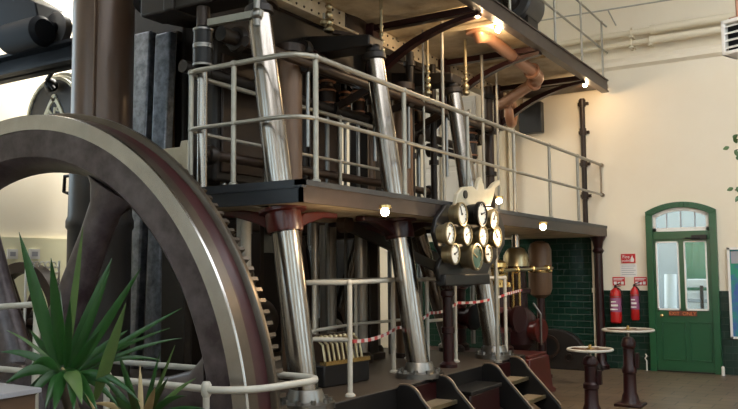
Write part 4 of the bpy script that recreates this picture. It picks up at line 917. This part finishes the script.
# ================================================================== STAIRS
def stairs(y0, y1, lab, xt=-3.73, n=3):
    t = thing('deck_steps', lab, 'steps', (xt+.4, y0, 0), 'steps up to the engine deck')
    zt = .585; run = .205
    for y in (y0, y1):
        top = [(xt-.01, zt-.02), (xt+.0, zt+.0)]+[(p.x, p.y) for p in bend((xt+.02, zt+.02, 0), (xt+.17, zt+.05, 0), (xt+.24, zt-.09, 0), 8)]
        poly = top+[(xt+run*3+.0, .09), (xt+run*3+.03, 0), (xt+run*3-.17, 0), (xt+.06, zt-.34), (xt-.01, zt-.34)]
        m = MB(); m.prism(poly, lambda u_, v_, d: (u_, d, v_), y-.025, y+.025); m.build('stringer', 'black', t, bevel=.006)
        edge = [Vector((a, y, b+.006)) for a, b in top[1:]]+[Vector((xt+run*3+.01, y, .10))]
        m = MB(); m.tube(edge, .011, 8); m.build('edge_strip', 'railbrown', t, smooth=60)
    for k in range(n-1):
        z = zt*(n-1-k)/n; x = xt+.03+run*k
        m = MB(); m.box(x, x+run+.02, y0+.025, y1-.025, z-.03, z); m.build('tread', 'treadm', t, bevel=.006)
        m = MB(); m.box(x+run-.005, x+run+.022, y0+.025, y1-.025, z-.032, z+.004); m.build('nosing', 'brasspale', t)
    m = MB(); m.box(xt, xt+.03, y0+.025, y1-.025, zt-.22, zt-.03); m.build('riser_board', 'maroon', t)
stairs(8.40, 9.15, 'dark steps with brass nosings up to the far end of the deck')
stairs(6.50, 7.22, 'dark steps nearer the viewer, partly cut off by the frame bottom')
# dark newel block between the stairs
t = thing('deck_step_block', 'black box step at the deck edge between the two stairs', 'step', (-3.6, 7.7, 0))
m = MB(); m.box(-3.735, -3.45, 7.45, 8.2, 0, .40); m.build('block', 'maroon', t, bevel=.015)
m = MB(); m.box(-3.735, -3.43, 7.43, 8.22, .40, .44); m.build('cap_plate', 'black', t, bevel=.006)

# ================================================================== PUMP END
def pump(x, y, r, z0, z1, lab, top='brass'):
    t = thing('air_pump', lab, 'pump', (x, y, z0), 'maroon pumps at the engine end')
    m = MB(); m.lathe([(r*1.25, z0), (r*1.25, z0+.07), (r, z0+.1), (r, z1-.12), (r*1.2, z1-.1), (r*1.2, z1)], (x, y, 0), n=32); m.build('barrel', 'maroon', t)
    m = MB(); m.lathe([(r*1.15, z1), (r*1.15, z1+.03), (r*.8, z1+.05), (r*.85, z1+.24), (r*.95, z1+.26), (r*.95, z1+.32), (r*.4, z1+.36)], (x, y, 0), n=32); m.build('cover', top, t)
    m = MB(); m.cyl((x, y, z1+.35), (x, y, min(z1+.85, 2.18)), .05, n=16); m.build('plunger', 'steel', t)
    for k in range(8):
        a = 2*pi*k/8; m = MB(); m.cyl((x+r*1.1*cos(a), y+r*1.1*sin(a), z1), (x+r*1.1*cos(a), y+r*1.1*sin(a), z1+.06), .02, n=6); m.build('bolt', 'brass', t)
    for q in (.35, .65): each('band', 'red', t, [lambda m: m.lathe([(r, z0+(z1-z0)*q-.04), (r*1.08, z0+(z1-z0)*q-.03), (r*1.08, z0+(z1-z0)*q+.03), (r, z0+(z1-z0)*q+.04)], (x, y, 0), n=32, cap=False)])
    m = MB(); m.lathe([(.12, 0), (.12, .16), (.17, .165), (.17, .21)], (x+r*.9, y-.05, z0+.45), (1, -.2, 0), 24); m.build('side_flange', 'maroon', t)
def at_foot(px, x): p = atX(px, 300, x); return p.x, p.y
pump(-4.25, 10.05, .17, .56, 1.42, 'maroon pump with brass cover just right of the gauges')
pump(-4.92, 10.12, .17, .56, 1.5, 'maroon pump behind the front pump, brass covered', 'brasspale')
p = atX(517, 300, -4.55); x, y = p.x, p.y
t = thing('feed_pump', 'bulging maroon feed pump with polished dome in front of the dark tiles', 'pump', (x, y, 0))
m = MB(); m.lathe([(.24, 0), (.24, .06), (.17, .10), (.16, .45), (.26, .55), (.29, .75), (.27, .95), (.16, 1.08), (.15, 1.28), (.21, 1.30), (.21, 1.36), (.15, 1.38), (.14, 1.62), (.19, 1.64), (.19, 1.70)], (x, y, 0), n=36); m.build('body', 'maroon', t)
m = MB(); m.lathe([(.20, 1.70), (.20, 1.75), (.19, 1.78), (.19, 1.86), (.13, 1.96), (.05, 1.99)], (x, y, 0), n=32); m.build('dome', 'brasspale', t)
m = MB(); m.cyl((x, y, 1.98), (x, y, 2.18), .06, n=16); m.build('plunger', 'steel', t)
m = MB(); m.lathe([(.14, 0), (.14, .12), (.18, .125), (.18, .17)], (x+.24, y-.05, .75), (1, -.2, 0), 24); m.build('side_flange', 'red', t)
m = MB(); m.tube([(x+.3, y-.12, 1.15), (x+.42, y-.15, 1.0), (x+.42, y-.15, .55)], .016, 8); m.build('hand_lever', 'steel2', t)
for k in range(3): m = MB(); m.cyl((x+.02+.1*(k-1), y-.2, 1.05), (x+.02+.1*(k-1), y-.2, 1.62), .022, n=10); m.build('tie_rod', 'brass', t)
p = atX(540, 270, -4.35); x, y = p.x, p.y
t = thing('copper_vessel', 'brown copper vessel on a maroon stem beside the dark tiles', 'vessel', (x, y, 0))
m = MB(); m.lathe([(.05, 1.2), (.15, 1.26), (.18, 1.35), (.18, 1.95), (.14, 2.05), (.05, 2.09)], (x, y, 0), n=28); m.build('vessel_body', 'rust', t)
m = MB(); m.lathe([(.15, 0), (.15, .05), (.07, .08), (.06, 1.25)], (x, y, 0), n=20); m.build('stem', 'maroon', t)
m = MB(); m.lathe([(.185, 1.6), (.19, 1.61), (.19, 1.65), (.185, 1.66)], (x, y, 0), n=28, cap=False); m.build('band', 'brass', t)
t = thing('pump_crosspipe', 'long polished cross pipe in front of the maroon pumps', 'pipe', (-4.0, 9.6, 1.5))
a, b = atX(494, 271, -4.05), atX(552, 268, -4.05)
m = MB(); m.cyl(a, b, .022, n=12); m.build('pipe', 'brasspale', t); 
for k in (.1, .35, .62, .9): each('union', 'brass', t, [lambda m: m.lathe([(.03, -.03), (.05, -.02), (.05, .02), (.03, .03)], a.lerp(b, k), b-a, 14)])
m = MB(); m.cyl((a.x, a.lerp(b, .05).y, .56), (a.x, a.lerp(b, .05).y, a.z), .02, n=10); m.build('standpipe', 'brasspale', t)
a = atX(498, 305, -4.6)
t = thing('white_cover', 'white cloth cover hung on the pump rail', 'cover', (a.x, a.y, a.z))
m = MB(); y0c, y1c = atX(494, 300, -4.6).y, atX(505, 300, -4.6).y
prof = [(y0c, 1.12), (y1c-.08, 1.10), (y1c, 1.22), (y1c-.05, 1.4), (y1c+.02, 1.53), (y0c, 1.55)]
m.prism(prof, lambda u_, v_, d: (d, u_, v_), -4.63, -4.57); m.build('cloth', 'paper', t, bevel=.012)
m = MB(); m.cyl((-4.6, y0c-.1, 1.56), (-4.6, y1c+.1, 1.56), .015, n=10); m.cyl((-4.6, y0c-.1, .585), (-4.6, y0c-.1, 1.575), .015, n=10); m.build('hanging_bar', 'brasspale', t)
for px, x, lab in ((448, -4.0, 'maroon fluted valve column under the gauge board'), (487, -4.25, 'maroon fluted valve column beside the far steel column')):
    p = atX(px, 330, x); t = thing('valve_column', lab, 'valve column', (p.x, p.y, .585), 'maroon valve columns on the deck', kind='thing')
    m = MB(); m.lathe([(.10, .585), (.10, .62), (.06, .65), (.055, 1.35), (.08, 1.37), (.08, 1.42), (.03, 1.44), (.03, 1.52)], (p.x, p.y, 0), n=20); m.build('body', 'maroon', t)
    m = MB(); m.torus((p.x, p.y, 1.52), (0, 0, 1), .10, .012, 28, 8); m.build('handwheel', 'brasspale', t)
    m = MB(); m.bar((p.x-.1, p.y, 1.52), (p.x+.1, p.y, 1.52), .02, .012); m.build('wheel_arm', 'brasspale', t)
    m = MB(); m.lathe([(.062, .95), (.075, .96), (.075, 1.02), (.062, 1.03)], (p.x, p.y, 0), n=20, cap=False); m.build('band', 'maroon', t)
# valve chests filling the dark middle of the engine
for k, (y0, y1, z0, z1) in enumerate(((5.95, 6.75, 2.55, 4.02), (7.45, 8.25, 2.45, 4.02), (8.9, 9.6, 2.6, 4.02))):
    t = thing('valve_chest', ['dark cast valve chest behind the railing, nearest the flywheel', 'dark cast valve chest behind the railing, middle of three', 'dark cast valve chest behind the railing, farthest from the flywheel'][k], 'valve chest', (-5.67, (y0+y1)/2, z0), 'dark valve chests')
    m = MB(); m.box(-5.84, -5.50, y0, y1, z0, z1); m.build('chest', 'dark', t, bevel=.04)
    m = MB(); m.box(-5.84, -5.25, y0+.1, y1-.1, z1-.06, z1); m.build('mounting_flange', 'dark', t)
    m = MB(); m.box(-5.50, -5.47, y0+.08, y1-.08, z0+.1, z1-.15); m.build('cover', 'darkbrown', t, bevel=.015)
    for q in (.25, .75):
        m = MB(); yy = y0+(y1-y0)*q; m.cyl((-5.56, yy, z0-.5), (-5.56, yy, z0), .035, n=12); m.build('valve_spindle', 'steel2', t)
        m = MB(); m.lathe([(.07, 0), (.07, .1), (.05, .14)], (-5.56, yy, z0-.16), n=16); m.build('gland', 'brass', t)
# pale inspection board behind the wheel teeth
yy = 5.72; a = atY(161, 143, yy); b = atY(187, 140, yy)
t = thing('inspection_board', 'pale upright board just behind the wheel teeth', 'board', ((a.x+b.x)/2, yy, .585))
m = MB(); m.prism([(a.x, b.z-.32), (b.x, b.z-.32), (b.x, b.z), (b.x-.08, b.z), (b.x-.1, b.z-.06), (a.x, a.z-.06)], lambda u_, v_, d: (u_, d, v_), yy, yy+.05); m.build('board', 'crest', t, bevel=.008)
m = MB(); m.box((a.x+b.x)/2-.16, b.x-.02, yy+.01, yy+.12, .585, b.z-.32); m.build('stand', 'dark', t, bevel=.01)
# dark round-topped casting against the tiled wall
t = thing('spare_casting', 'dark half-round casting with a round hole, against the tiled wall', 'casting', (-4.6, 13.2, 0))
m = MB(); pts = [(-5.35, 0), (-3.75, 0), (-3.8, .10), (-4.05, .35)]+[(-4.55+.5*cos(a), .30+.36*sin(a)) for a in [radians(20+14*i) for i in range(11)]]+[(-5.2, .3), (-5.33, .1)]
m.prism(pts, lambda u_, v_, d: (u_, d, v_), 13.1, 13.25); m.build('casting_plate', 'dark', t, bevel=.015)
m = MB(); m.ringlathe([(.15, 0), (.19, 0), (.19, .04), (.15, .04)], (-4.62, 13.06, .37), (0, 1, 0), 32); m.build('hole_rim', 'darkbrown', t)
m = MB(); m.lathe([(.15, .02), (.15, .035)], (-4.62, 13.06, .37), (0, 1, 0), 32); m.build('hole', 'black', t)
m = MB(); m.ringlathe([(.05, 0), (.07, 0), (.07, .04), (.05, .04)], (-4.28, 13.06, .2), (0, 1, 0), 24); m.build('small_hole_rim', 'darkbrown', t)
# valve pedestals
def pedestal(px, pw, y, lab, hw_px):
    p = atY(px, pw, y); x, zw = p.x, p.z
    t_ = (p-CAM).dot(fwd); R = hw_px/F*t_
    t = thing('valve_pedestal', lab, 'valve pedestal', (x, y, 0), 'valve pedestals by the door')
    k = zw/1.0
    m = MB(); m.lathe([(.125, .03), (.105, .06), (.095, .12), (.078, .16), (.074, .42*k), (.088, .44*k), (.088, .50*k), (.070, .53*k), (.066, .76*k), (.084, .78*k), (.088, .82*k), (.07, .88*k), (.05, .905*k), (.02, .91*k)], (x, y, 0), n=28); m.build('body', 'maroon', t)
    m = MB(); m.box(x-.16, x+.16, y-.16, y+.16, 0, .035); m.build('base_plate', 'maroon', t, bevel=.01)
    m = MB(); m.cyl((x, y, .9*k), (x, y, zw+.01), .018, n=12); m.build('spindle', 'steel', t)
    w = None
    m = MB(); m.torus((x, y, zw), (0, 0, 1), R-.015, .015, 48, 10); w = m.build('handwheel', 'white', t)
    for q in range(5):
        a = 2*pi*q/5+.3
        m = MB(); m.bar((x+.03*cos(a), y+.03*sin(a), zw), (x+(R-.03)*cos(a), y+(R-.03)*sin(a), zw), .06, .016); m.build('spoke', 'rust', w)
    m = MB(); m.lathe([(.04, -.02), (.04, .015), (.018, .02), (.018, .05), (.008, .055)], (x, y, zw), n=16); m.build('wheel_nut', 'brass', w)
    m = MB(); m.box(x+.08, x+.12, y-.03, y+.03, .5*k, .7*k); m.build('indicator', 'maroon', t)
pedestal(590, 349.5, 9.0, 'shorter looking valve pedestal with handwheel nearer the viewer', 23)
pedestal(628, 330, 10.05, 'valve pedestal with handwheel standing before the green door', 25.5)
for k, (px, py, z) in enumerate(((665, 368, .14), (649, 352, .3))): pass
# white bollard posts beside the door foot
p = atY(723, 367, 13.5)
t = thing('door_stop_post', 'short white post at the right foot of the green door', 'post', (p.x, 13.5, 0), kind='thing')
m = MB(); m.cyl((p.x, 13.5, 0), (p.x, 13.5, .12), .025, n=12); m.ball((p.x, 13.5, .12), .025, 12); m.build('post', 'whitepaint', t)
p = atY(646, 352, 13.55)
t = thing('door_hook', 'small white hook stand at the left foot of the green door', 'hook', (p.x, 13.58, 0))
m = MB(); m.tube([(p.x, 13.58, 0), (p.x, 13.58, .16), (p.x-.02, 13.56, .2), (p.x+.01, 13.55, .24), (p.x-.01, 13.56, .27)], .010, 8); m.build('hook', 'whitepaint', t)

# ================================================================== LEFT BACKGROUND
dy = 7.35; c = atY(56, 119, dy); e1 = atY(27, 115, dy); R = (atY(56, 78, dy)-c).z
t = thing('number_drum', 'dark round drum end with cream ring and number emblem', 'drum', (c.x, dy, 0))
m = MB(); m.lathe([(R*1.0, -.03), (R*1.06, 0), (R*1.06, .03), (R*1.14, .05), (R*1.16, .1), (R*1.16, .5), (R*1.1, .55), (R*1.1, 1.0)], c, (0, 1, 0), 64); m.build('drum_body', 'drumflange', t)
m = MB(); m.lathe([(R*.99, -.035), (R*.99, -.02)], c, (0, 1, 0), 64); m.build('drum_face', 'drum', t)
m = MB(); m.ringlathe([(R*.93, -.06), (R*1.0, -.06), (R*1.0, -.03), (R*.93, -.03)], c, (0, 1, 0), 64); m.build('cream_ring', 'cream', t)
pear = []
for i in range(40):
    a = 2*pi*i/40; r_ = .44; x_, z_2 = r_*sin(a), r_*cos(a)
    if cos(a) > .35: z_2 += .22*((cos(a)-.35)/.65)**1.6; x_ *= 1-.35*((cos(a)-.35)/.65)
    pear.append((x_*R, z_2*R-.12*R))
m = MB()
for i in range(40):
    a_, b_ = pear[i], pear[(i+1) % 40]; f_ = .80
    m.prism([a_, b_, (b_[0]*f_, (b_[1]+.12*R)*f_-.12*R), (a_[0]*f_, (a_[1]+.12*R)*f_-.12*R)], lambda u_, v_, d: (c.x+u_, c.y+d, c.z+v_), -.055, -.034)
m.ringlathe([(R*.035, -.055), (R*.085, -.055), (R*.085, -.034), (R*.035, -.034)], (c.x, c.y, c.z+R*.50), (0, 1, 0), 20)
em = m.build('emblem_outline', 'cream', t, smooth=0)
m = MB(); m.text('Nº', R*.42, (c.x, c.y-.045, c.z-R*.02), (1, 0, 0), (0, 0, 1), depth=.02); m.build('emblem_lettering', 'cream', t, smooth=0)
m = MB(); m.box(c.x-.2, c.x+.2, dy+.4, dy+.9, 0, c.z-R*1.0); m.build('stand', 'drum', t)
q0 = atY(73, 43, 7.0)
t2 = thing('hook_rod', 'black bent rod reaching from the brown column to the drum', 'rod', q0)
m = MB(); mid = atY(47, 80, 7.12); m.tube([(q0.x+.2, q0.y, q0.z+.25), q0, mid, (mid.x+.08, mid.y+.05, mid.z-.12), (atY(51, 85, 7.2))], .03, 10); m.build('rod', 'black', t2)
m = MB(); m.ball(atY(51, 85, 7.2), .1, 14); m.build('knuckle', 'black', t2)
# overhead crane
cr = thing('crane_girder', 'dark crane girder crossing high above the drum', 'crane girder', (-9.5, 6.9, 4.5))
yb = 6.6; za = atY(20, 55, yb).z; zb2 = atY(20, 75, yb).z; 
m = MB(); m.box(-11, -8.05, yb, yb+.06, zb2, za); m.box(-11, -8.05, yb-.14, yb+.2, za-.04, za); m.box(-11, -8.05, yb-.14, yb+.2, zb2, zb2+.04); m.build('girder', 'crane', cr, smooth=0)
tr = thing('crane_trolley', 'dark crane trolley with a round wheel on the girder', 'crane trolley', (-9.8, 6.9, za))
c = atY(54, 28, yb-.05); rw = c.z-za-.005
m = MB(); m.lathe([(rw*.9, -.05), (rw*1.0, -.04), (rw*1.0, .06), (rw*.9, .08)], (c.x, yb, za+rw), (0, 1, 0), 36); m.build('wheel', 'drum', tr)
m = MB(); m.lathe([(rw*.35, -.1), (rw*.35, .1)], (c.x, yb, za+rw), (0, 1, 0), 20); m.build('axle_boss', 'crane', tr)
a = atY(8, 40, yb-.25); b = atY(42, 30, yb-.25)
m = MB(); m.lathe([(.16, 0), (.2, .04), (.2, abs(b.x-a.x)), (.15, abs(b.x-a.x)+.06)], (a.x, yb-.25, a.z), (1, 0, 0), 28); m.build('motor', 'crane', tr)
m = MB(); q = atY(0, 30, yb); q2 = atY(48, 8, yb); m.prism([(q.x-.5, q.z-.1), (c.x-.1, za+rw*1.2), (q2.x, q2.z+.02), (q2.x-.5, q2.z+.3), (q.x-.5, q.z+.6)], lambda u_, v_, d: (u_, d, v_), yb-.2, yb+.25); m.build('side_frame', 'crane', tr, bevel=.02)
m = MB(); m.box(-11, -7.2, 6.4, 7.6, 6.35, 6.5); m.build('trim_3', 'ceil', smooth=0)['kind'] = 'structure'
# second engine glimpsed through the wheel
w0 = atX(24, 300, -9.6)
t = thing('second_flywheel', 'small dark flywheel glimpsed beyond the big wheel spokes', 'flywheel', (w0.x, w0.y, 0))
c = Vector((w0.x, w0.y, 1.02)); Rw = (atX(24, 262, -9.6).z-1.02)
m = MB(); m.ringlathe([(Rw*.82, -.08), (Rw, -.08), (Rw, .08), (Rw*.82, .08)], c, (0, 1, 0), 48); m.build('rim', 'darkbrown', t)
for k in range(6):
    a = k*pi/3; m = MB(); m.cyl(c, c+Vector((cos(a), 0, sin(a)))*Rw*.85, .05, n=10); m.build('spoke', 'darkbrown', t)
m = MB(); m.lathe([(.14, -.14), (.14, .14)], c, (0, 1, 0), 20); m.build('hub', 'dark', t)
m = MB(); m.box(c.x-.6, c.x+.6, c.y+.12, c.y+.5, 0, .85); m.box(c.x-.12, c.x+.12, c.y+.1, c.y+.3, .8, 1.1); m.build('pedestal', 'maroon', t, bevel=.02)
a = atX(42, 276, -9.3)
t = thing('mesh_guard', 'white wire mesh guard beside the small far flywheel', 'guard', (a.x, a.y, 0))
m = MB(); cA = Vector((a.x, a.y, a.z))
for i in range(-2, 3):
    for j in range(-2, 3):
        p = cA+Vector((.0, (i+.5*(j % 2))*.085, j*.074)); m.torus(p, (1, 0, 0), .043, .009, 6, 6)
o_ = m.build('wire_mesh', 'whitepaint', t); 
m = MB(); m.cyl((a.x, a.y-.24, 0), (a.x, a.y-.24, a.z+.2), .015); m.cyl((a.x, a.y+.26, 0), (a.x, a.y+.26, a.z+.2), .015); m.build('post', 'whitepaint', t)
y0w, y1w = atX(0, 230, -10.96).y, atX(90, 230, -10.96).y
m = MB(); m.box(-10.99, -10.93, y0w-1, y1w+3, 0, atX(35, 238, -10.96).z); structure(m.build('baseboard_left', 'yellowwall', smooth=0))
for k, (px, lab) in enumerate(((12, 'small grey framed picture, left of its neighbour, low on the left wall'), (34, 'small grey framed picture, right of its neighbour, low on the left wall'))):
    a, b = atX(px-5, 249, -10.92), atX(px+5, 259, -10.92)
    t = thing('wall_picture', lab, 'picture', ((-10.93), (a.y+b.y)/2, b.z), 'pictures on the left wall')
    m = MB(); m.box(-10.93, -10.90, a.y, b.y, b.z, a.z); m.build('picture_frame', 'whitepaint', t)
    m = MB(); m.box(-10.905, -10.895, a.y+.04, b.y-.04, b.z+.04, a.z-.04); m.build('print', 'grey', t)

# ================================================================== FOREGROUND: case and plants
t = thing('display_case', 'brown wooden case with pale grey top at the lower left', 'display case', (-4.0, 2.1, 0))
k_ = Vector((-3.53, 2.59, 1.09)); w1 = Vector((-.997, .03, 0)); w2 = Vector((.10, -.995, 0))
def kp(a, b, z): q = Vector((k_.x, k_.y, 0))+w1*a+w2*b; return Vector((q.x, q.y, z))
m = MB(); m.hexa([kp(.02, .02, 0), kp(.9, .02, 0), kp(.9, .9, 0), kp(.02, .9, 0), kp(.02, .02, 1.06), kp(.9, .02, 1.06), kp(.9, .9, 1.06), kp(.02, .9, 1.06)]); m.build('cabinet', 'frontwood', t, bevel=.006)
m = MB(); m.hexa([kp(0, 0, 1.06), kp(.92, 0, 1.06), kp(.92, .92, 1.06), kp(0, .92, 1.06), kp(0, 0, 1.085), kp(.92, 0, 1.085), kp(.92, .92, 1.085), kp(0, .92, 1.085)]); m.build('top_board', 'tabletop', t, bevel=.004)

def blade(base, tip, width, droop, mt, parent, side=None, name='leaf', seg=9, fold=.25):
    base, tip = Vector(base), Vector(tip); d = tip-base; L = d.length
    view = (base-CAM).normalized(); s = d.cross(view)
    s = (s.normalized() if side is None else Vector(side).normalized())
    n_ = s.cross(d).normalized(); m = MB(); R = []
    for i in range(seg+1):
        u_ = i/seg; w = width*(min(1, .35+u_*2.6) if u_ < .25 else 1.0)*(1-max(0, (u_-.35)/.65)**1.7)*.5+.0012
        c_ = base+d*u_+Vector((0, 0, droop*4*u_*(1-u_)))
        R.append([c_-s*w+n_*w*fold, c_-n_*.002, c_+s*w+n_*w*fold, c_+n_*.0025])
    m.rings(R); return m.build(name, mt, parent, smooth=80)
yp = Vector((-3.72, 3.02, 0))
t = thing('yucca_plant', 'tall yucca with stiff green blades in front of the flywheel', 'plant', yp)
m = MB(); m.lathe([(.15, 0), (.2, .3), (.215, .3), (.215, .36), (.19, .36), (.18, .33)], yp, n=28); m.build('pot', 'pot', t)
m = MB(); m.lathe([(.185, .3), (.18, .335), (.02, .345)], yp, n=28); m.build('soil', 'soil', t)
dpt = (yp-CAM).dot(fwd)
hub = atD(62, 368, dpt)
m = MB(); m.tube([yp+Vector((0, 0, .3)), yp+Vector((.02, .01, .6)), hub-Vector((0, 0, .05))], [.05, .045, .035], 12); m.build('trunk', 'trunk', t)
random.seed(3)
LV = [((58, 370), (19, 232), .115, .00, 'leaf', -.1), ((66, 362), (83, 226), .06, .0, 'leaflight', -.2), ((62, 365), (51, 258), .10, .0, 'leaf', -.25), ((66, 370), (112, 258), .10, .0, 'leaf', .1), ((70, 372), (110, 270), .07, .0, 'leaf', .0),
      ((72, 375), (141, 268), .085, .0, 'leaf', -.1), ((95, 400), (126, 303), .10, .0, 'leaflight', -.3), ((78, 372), (182, 308), .05, .02, 'leaf', .1), ((75, 372), (170, 328), .04, .03, 'leaf', .15), ((60, 372), (0, 352), .07, .06, 'leaf', .0),
      ((62, 374), (4, 385), .10, .09, 'leaf', -.1), ((60, 372), (30, 366), .08, .07, 'leaf', -.25), ((66, 372), (82, 404), .12, .08, 'leaflight', -.4), ((74, 374), (140, 402), .06, .10, 'leaf', -.2), ((74, 372), (160, 360), .05, .07, 'leaf', .2),
      ((64, 372), (45, 409), .09, .06, 'leaf', -.3), ((70, 372), (100, 330), .07, .0, 'leaf', -.3), ((68, 374), (120, 409), .07, .09, 'leaf', .1), ((63, 368), (36, 290), .08, .0, 'leaf', .2), ((60, 370), (6, 330), .03, .04, 'leaflight', .1), ((85, 372), (182, 338), .035, .05, 'leaf', .25), ((68, 372), (95, 290), .09, .0, 'leaf', .2), ((72, 374), (128, 330), .075, .02, 'leaf', .15), ((64, 372), (20, 400), .09, .05, 'leaf', .15), ((76, 376), (112, 385), .09, .04, 'leaf', -.15), ((70, 376), (92, 409), .09, .03, 'leaf', .1), ((60, 372), (30, 330), .07, .01, 'leaf', .25), ((64, 370), (54, 412), .09, .03, 'leaf', -.35), ((70, 370), (74, 412), .08, .05, 'leaf', -.4), ((58, 370), (22, 412), .07, .06, 'leaf', -.2), ((66, 368), (98, 412), .08, .07, 'leaf', -.35), ((66, 368), (70, 300), .07, .0, 'leaf', -.3), ((72, 372), (124, 290), .06, .0, 'leaf', .25), ((62, 368), (60, 290), .06, .0, 'leaf', .3)]
for b_, tp_, w_, dr2, mt_, dd in LV:
    blade(atD(b_[0], b_[1], dpt+dd*.15), atD(tp_[0], tp_[1], dpt+dd), w_*.62, dr2*.6, mt_, t)
m = MB(); m.tube([hub, atD(84, 388, dpt-.05), atD(94, 409, dpt-.1)], .007, 8); m.build('dry_stalk', 'leafdry', t)
t = thing('spider_plant', 'low tufted plant with arching thin leaves beside the guard rail', 'plant', atZ(150, 409, 0) if False else Vector((-3.95, 3.45, 0)))
sp = t.location.copy()
m = MB(); m.lathe([(.13, 0), (.17, .26), (.185, .26), (.185, .31), (.16, .31)], sp, n=24); m.build('pot', 'pot', t)
m = MB(); m.lathe([(.16, .26), (.15, .30), (.02, .31)], sp, n=24); m.build('soil', 'soil', t)
dp2 = (sp-CAM).dot(fwd); h2 = atD(140, 425, dp2)
m = MB(); m.tube([sp+Vector((0, 0, .28)), sp+Vector((0, 0, .5)), h2-Vector((0, 0, .02))], [.04, .035, .03], 10); m.build('stem', 'trunk', t)
for b_, tp_, w_, dr2, mt_, dd in [((138, 424), (101, 378), .05, .06, 'leaf', .0), ((140, 424), (118, 352), .05, .02, 'leaf', -.1), ((142, 424), (160, 352), .035, .0, 'leaf', .0), ((144, 424), (175, 345), .03, .0, 'leaflight', -.2), ((146, 424), (196, 378), .04, .05, 'leaflight', .0), ((142, 424), (186, 396), .05, .07, 'leaf', -.2),
      ((138, 424), (92, 404), .05, .07, 'leafdry', -.2), ((140, 424), (128, 385), .06, .02, 'leaf', -.3), ((144, 424), (155, 388), .06, .02, 'leafdry', -.35), ((141, 424), (140, 365), .04, .0, 'leafdry', .15), ((145, 424), (205, 409), .05, .06, 'leaf', -.1), ((139, 424), (106, 396), .055, .05, 'leaf', -.35), ((143, 424), (168, 378), .05, .02, 'leaf', -.3)]:
    blade(atD(b_[0], b_[1], dp2), atD(tp_[0], tp_[1], dp2+dd), w_*.8, dr2*.6, mt_, t)
# leafy plant reaching in at the right edge
fp = atD(772, 200, 5.2); fp = Vector((fp.x, fp.y, 0))
t = thing('ficus_tree', 'slender leafy plant reaching in at the right edge', 'plant', fp)
m = MB(); m.lathe([(.14, 0), (.18, .3), (.19, .3), (.19, .35), (.165, .35)], fp, n=24); m.build('pot', 'pot', t)
m = MB(); m.lathe([(.16, .3), (.15, .33), (.02, .34)], fp, n=24); m.build('soil', 'soil', t)
m = MB(); m.tube([fp+Vector((0, 0, .3)), fp+Vector((.02, 0, 1.4)), atD(768, 120, 5.2)], [.025, .02, .012], 8)
for a, b in (((770, 175), (736, 150)), ((769, 140), (734, 140)), ((771, 215), (735, 190))): m.tube([atD(*a, 5.2), atD((a[0]+b[0])/2, min(a[1], b[1])-2, 5.2), atD(*b, 5.2)], .004, 6)
m.build('trunk', 'trunk', t)
for (px, py, dx, dy2) in ((729, 147, -5, 2), (735, 150, 3, 6), (737, 143, -3, -5), (733, 138, 4, -3), (733, 188, -5, 2), (737, 187, 2, 5), (736, 157, 4, 2), (739, 196, -3, 5), (744, 150, 5, 5), (746, 140, 5, -5), (745, 185, 5, 5)):
    blade(atD(px, py, 5.2), atD(px+dx*1.2, py+dy2*1.2, 5.18), .024, 0, 'leaflight', t, seg=6)

# ================================================================== LIGHT
w = bpy.data.worlds.new('world'); SC.world = w; w.use_nodes = True
bg = w.node_tree.nodes['Background']; bg.inputs['Color'].default_value = (.97, .98, 1.0, 1); bg.inputs['Strength'].default_value = 4.0
def area(name, loc, target, size, sy, power, col):
    ld = bpy.data.lights.new(name, 'AREA'); ld.shape = 'RECTANGLE'; ld.size = size; ld.size_y = sy; ld.energy = power; ld.color = col
    o = bpy.data.objects.new(name, ld); COL.objects.link(o); o.location = loc
    o.rotation_euler = (Vector(target)-Vector(loc)).to_track_quat('-Z', 'Y').to_euler(); return o
area('left_wall_fill', (-9.7, 8.6, 7.0), (-11, 7.2, 1.9), 1.4, 2.6, 480, (1, .96, .86))  # added fill light to brighten the left wall, not a real source in the hall

vs = SC.view_settings; vs.view_transform = 'Standard'; vs.look = 'None'; vs.gamma = 1; vs.use_curve_mapping = False; vs.exposure = 0.25
SC.cycles.use_denoising = True
SC.cycles.max_bounces = 6
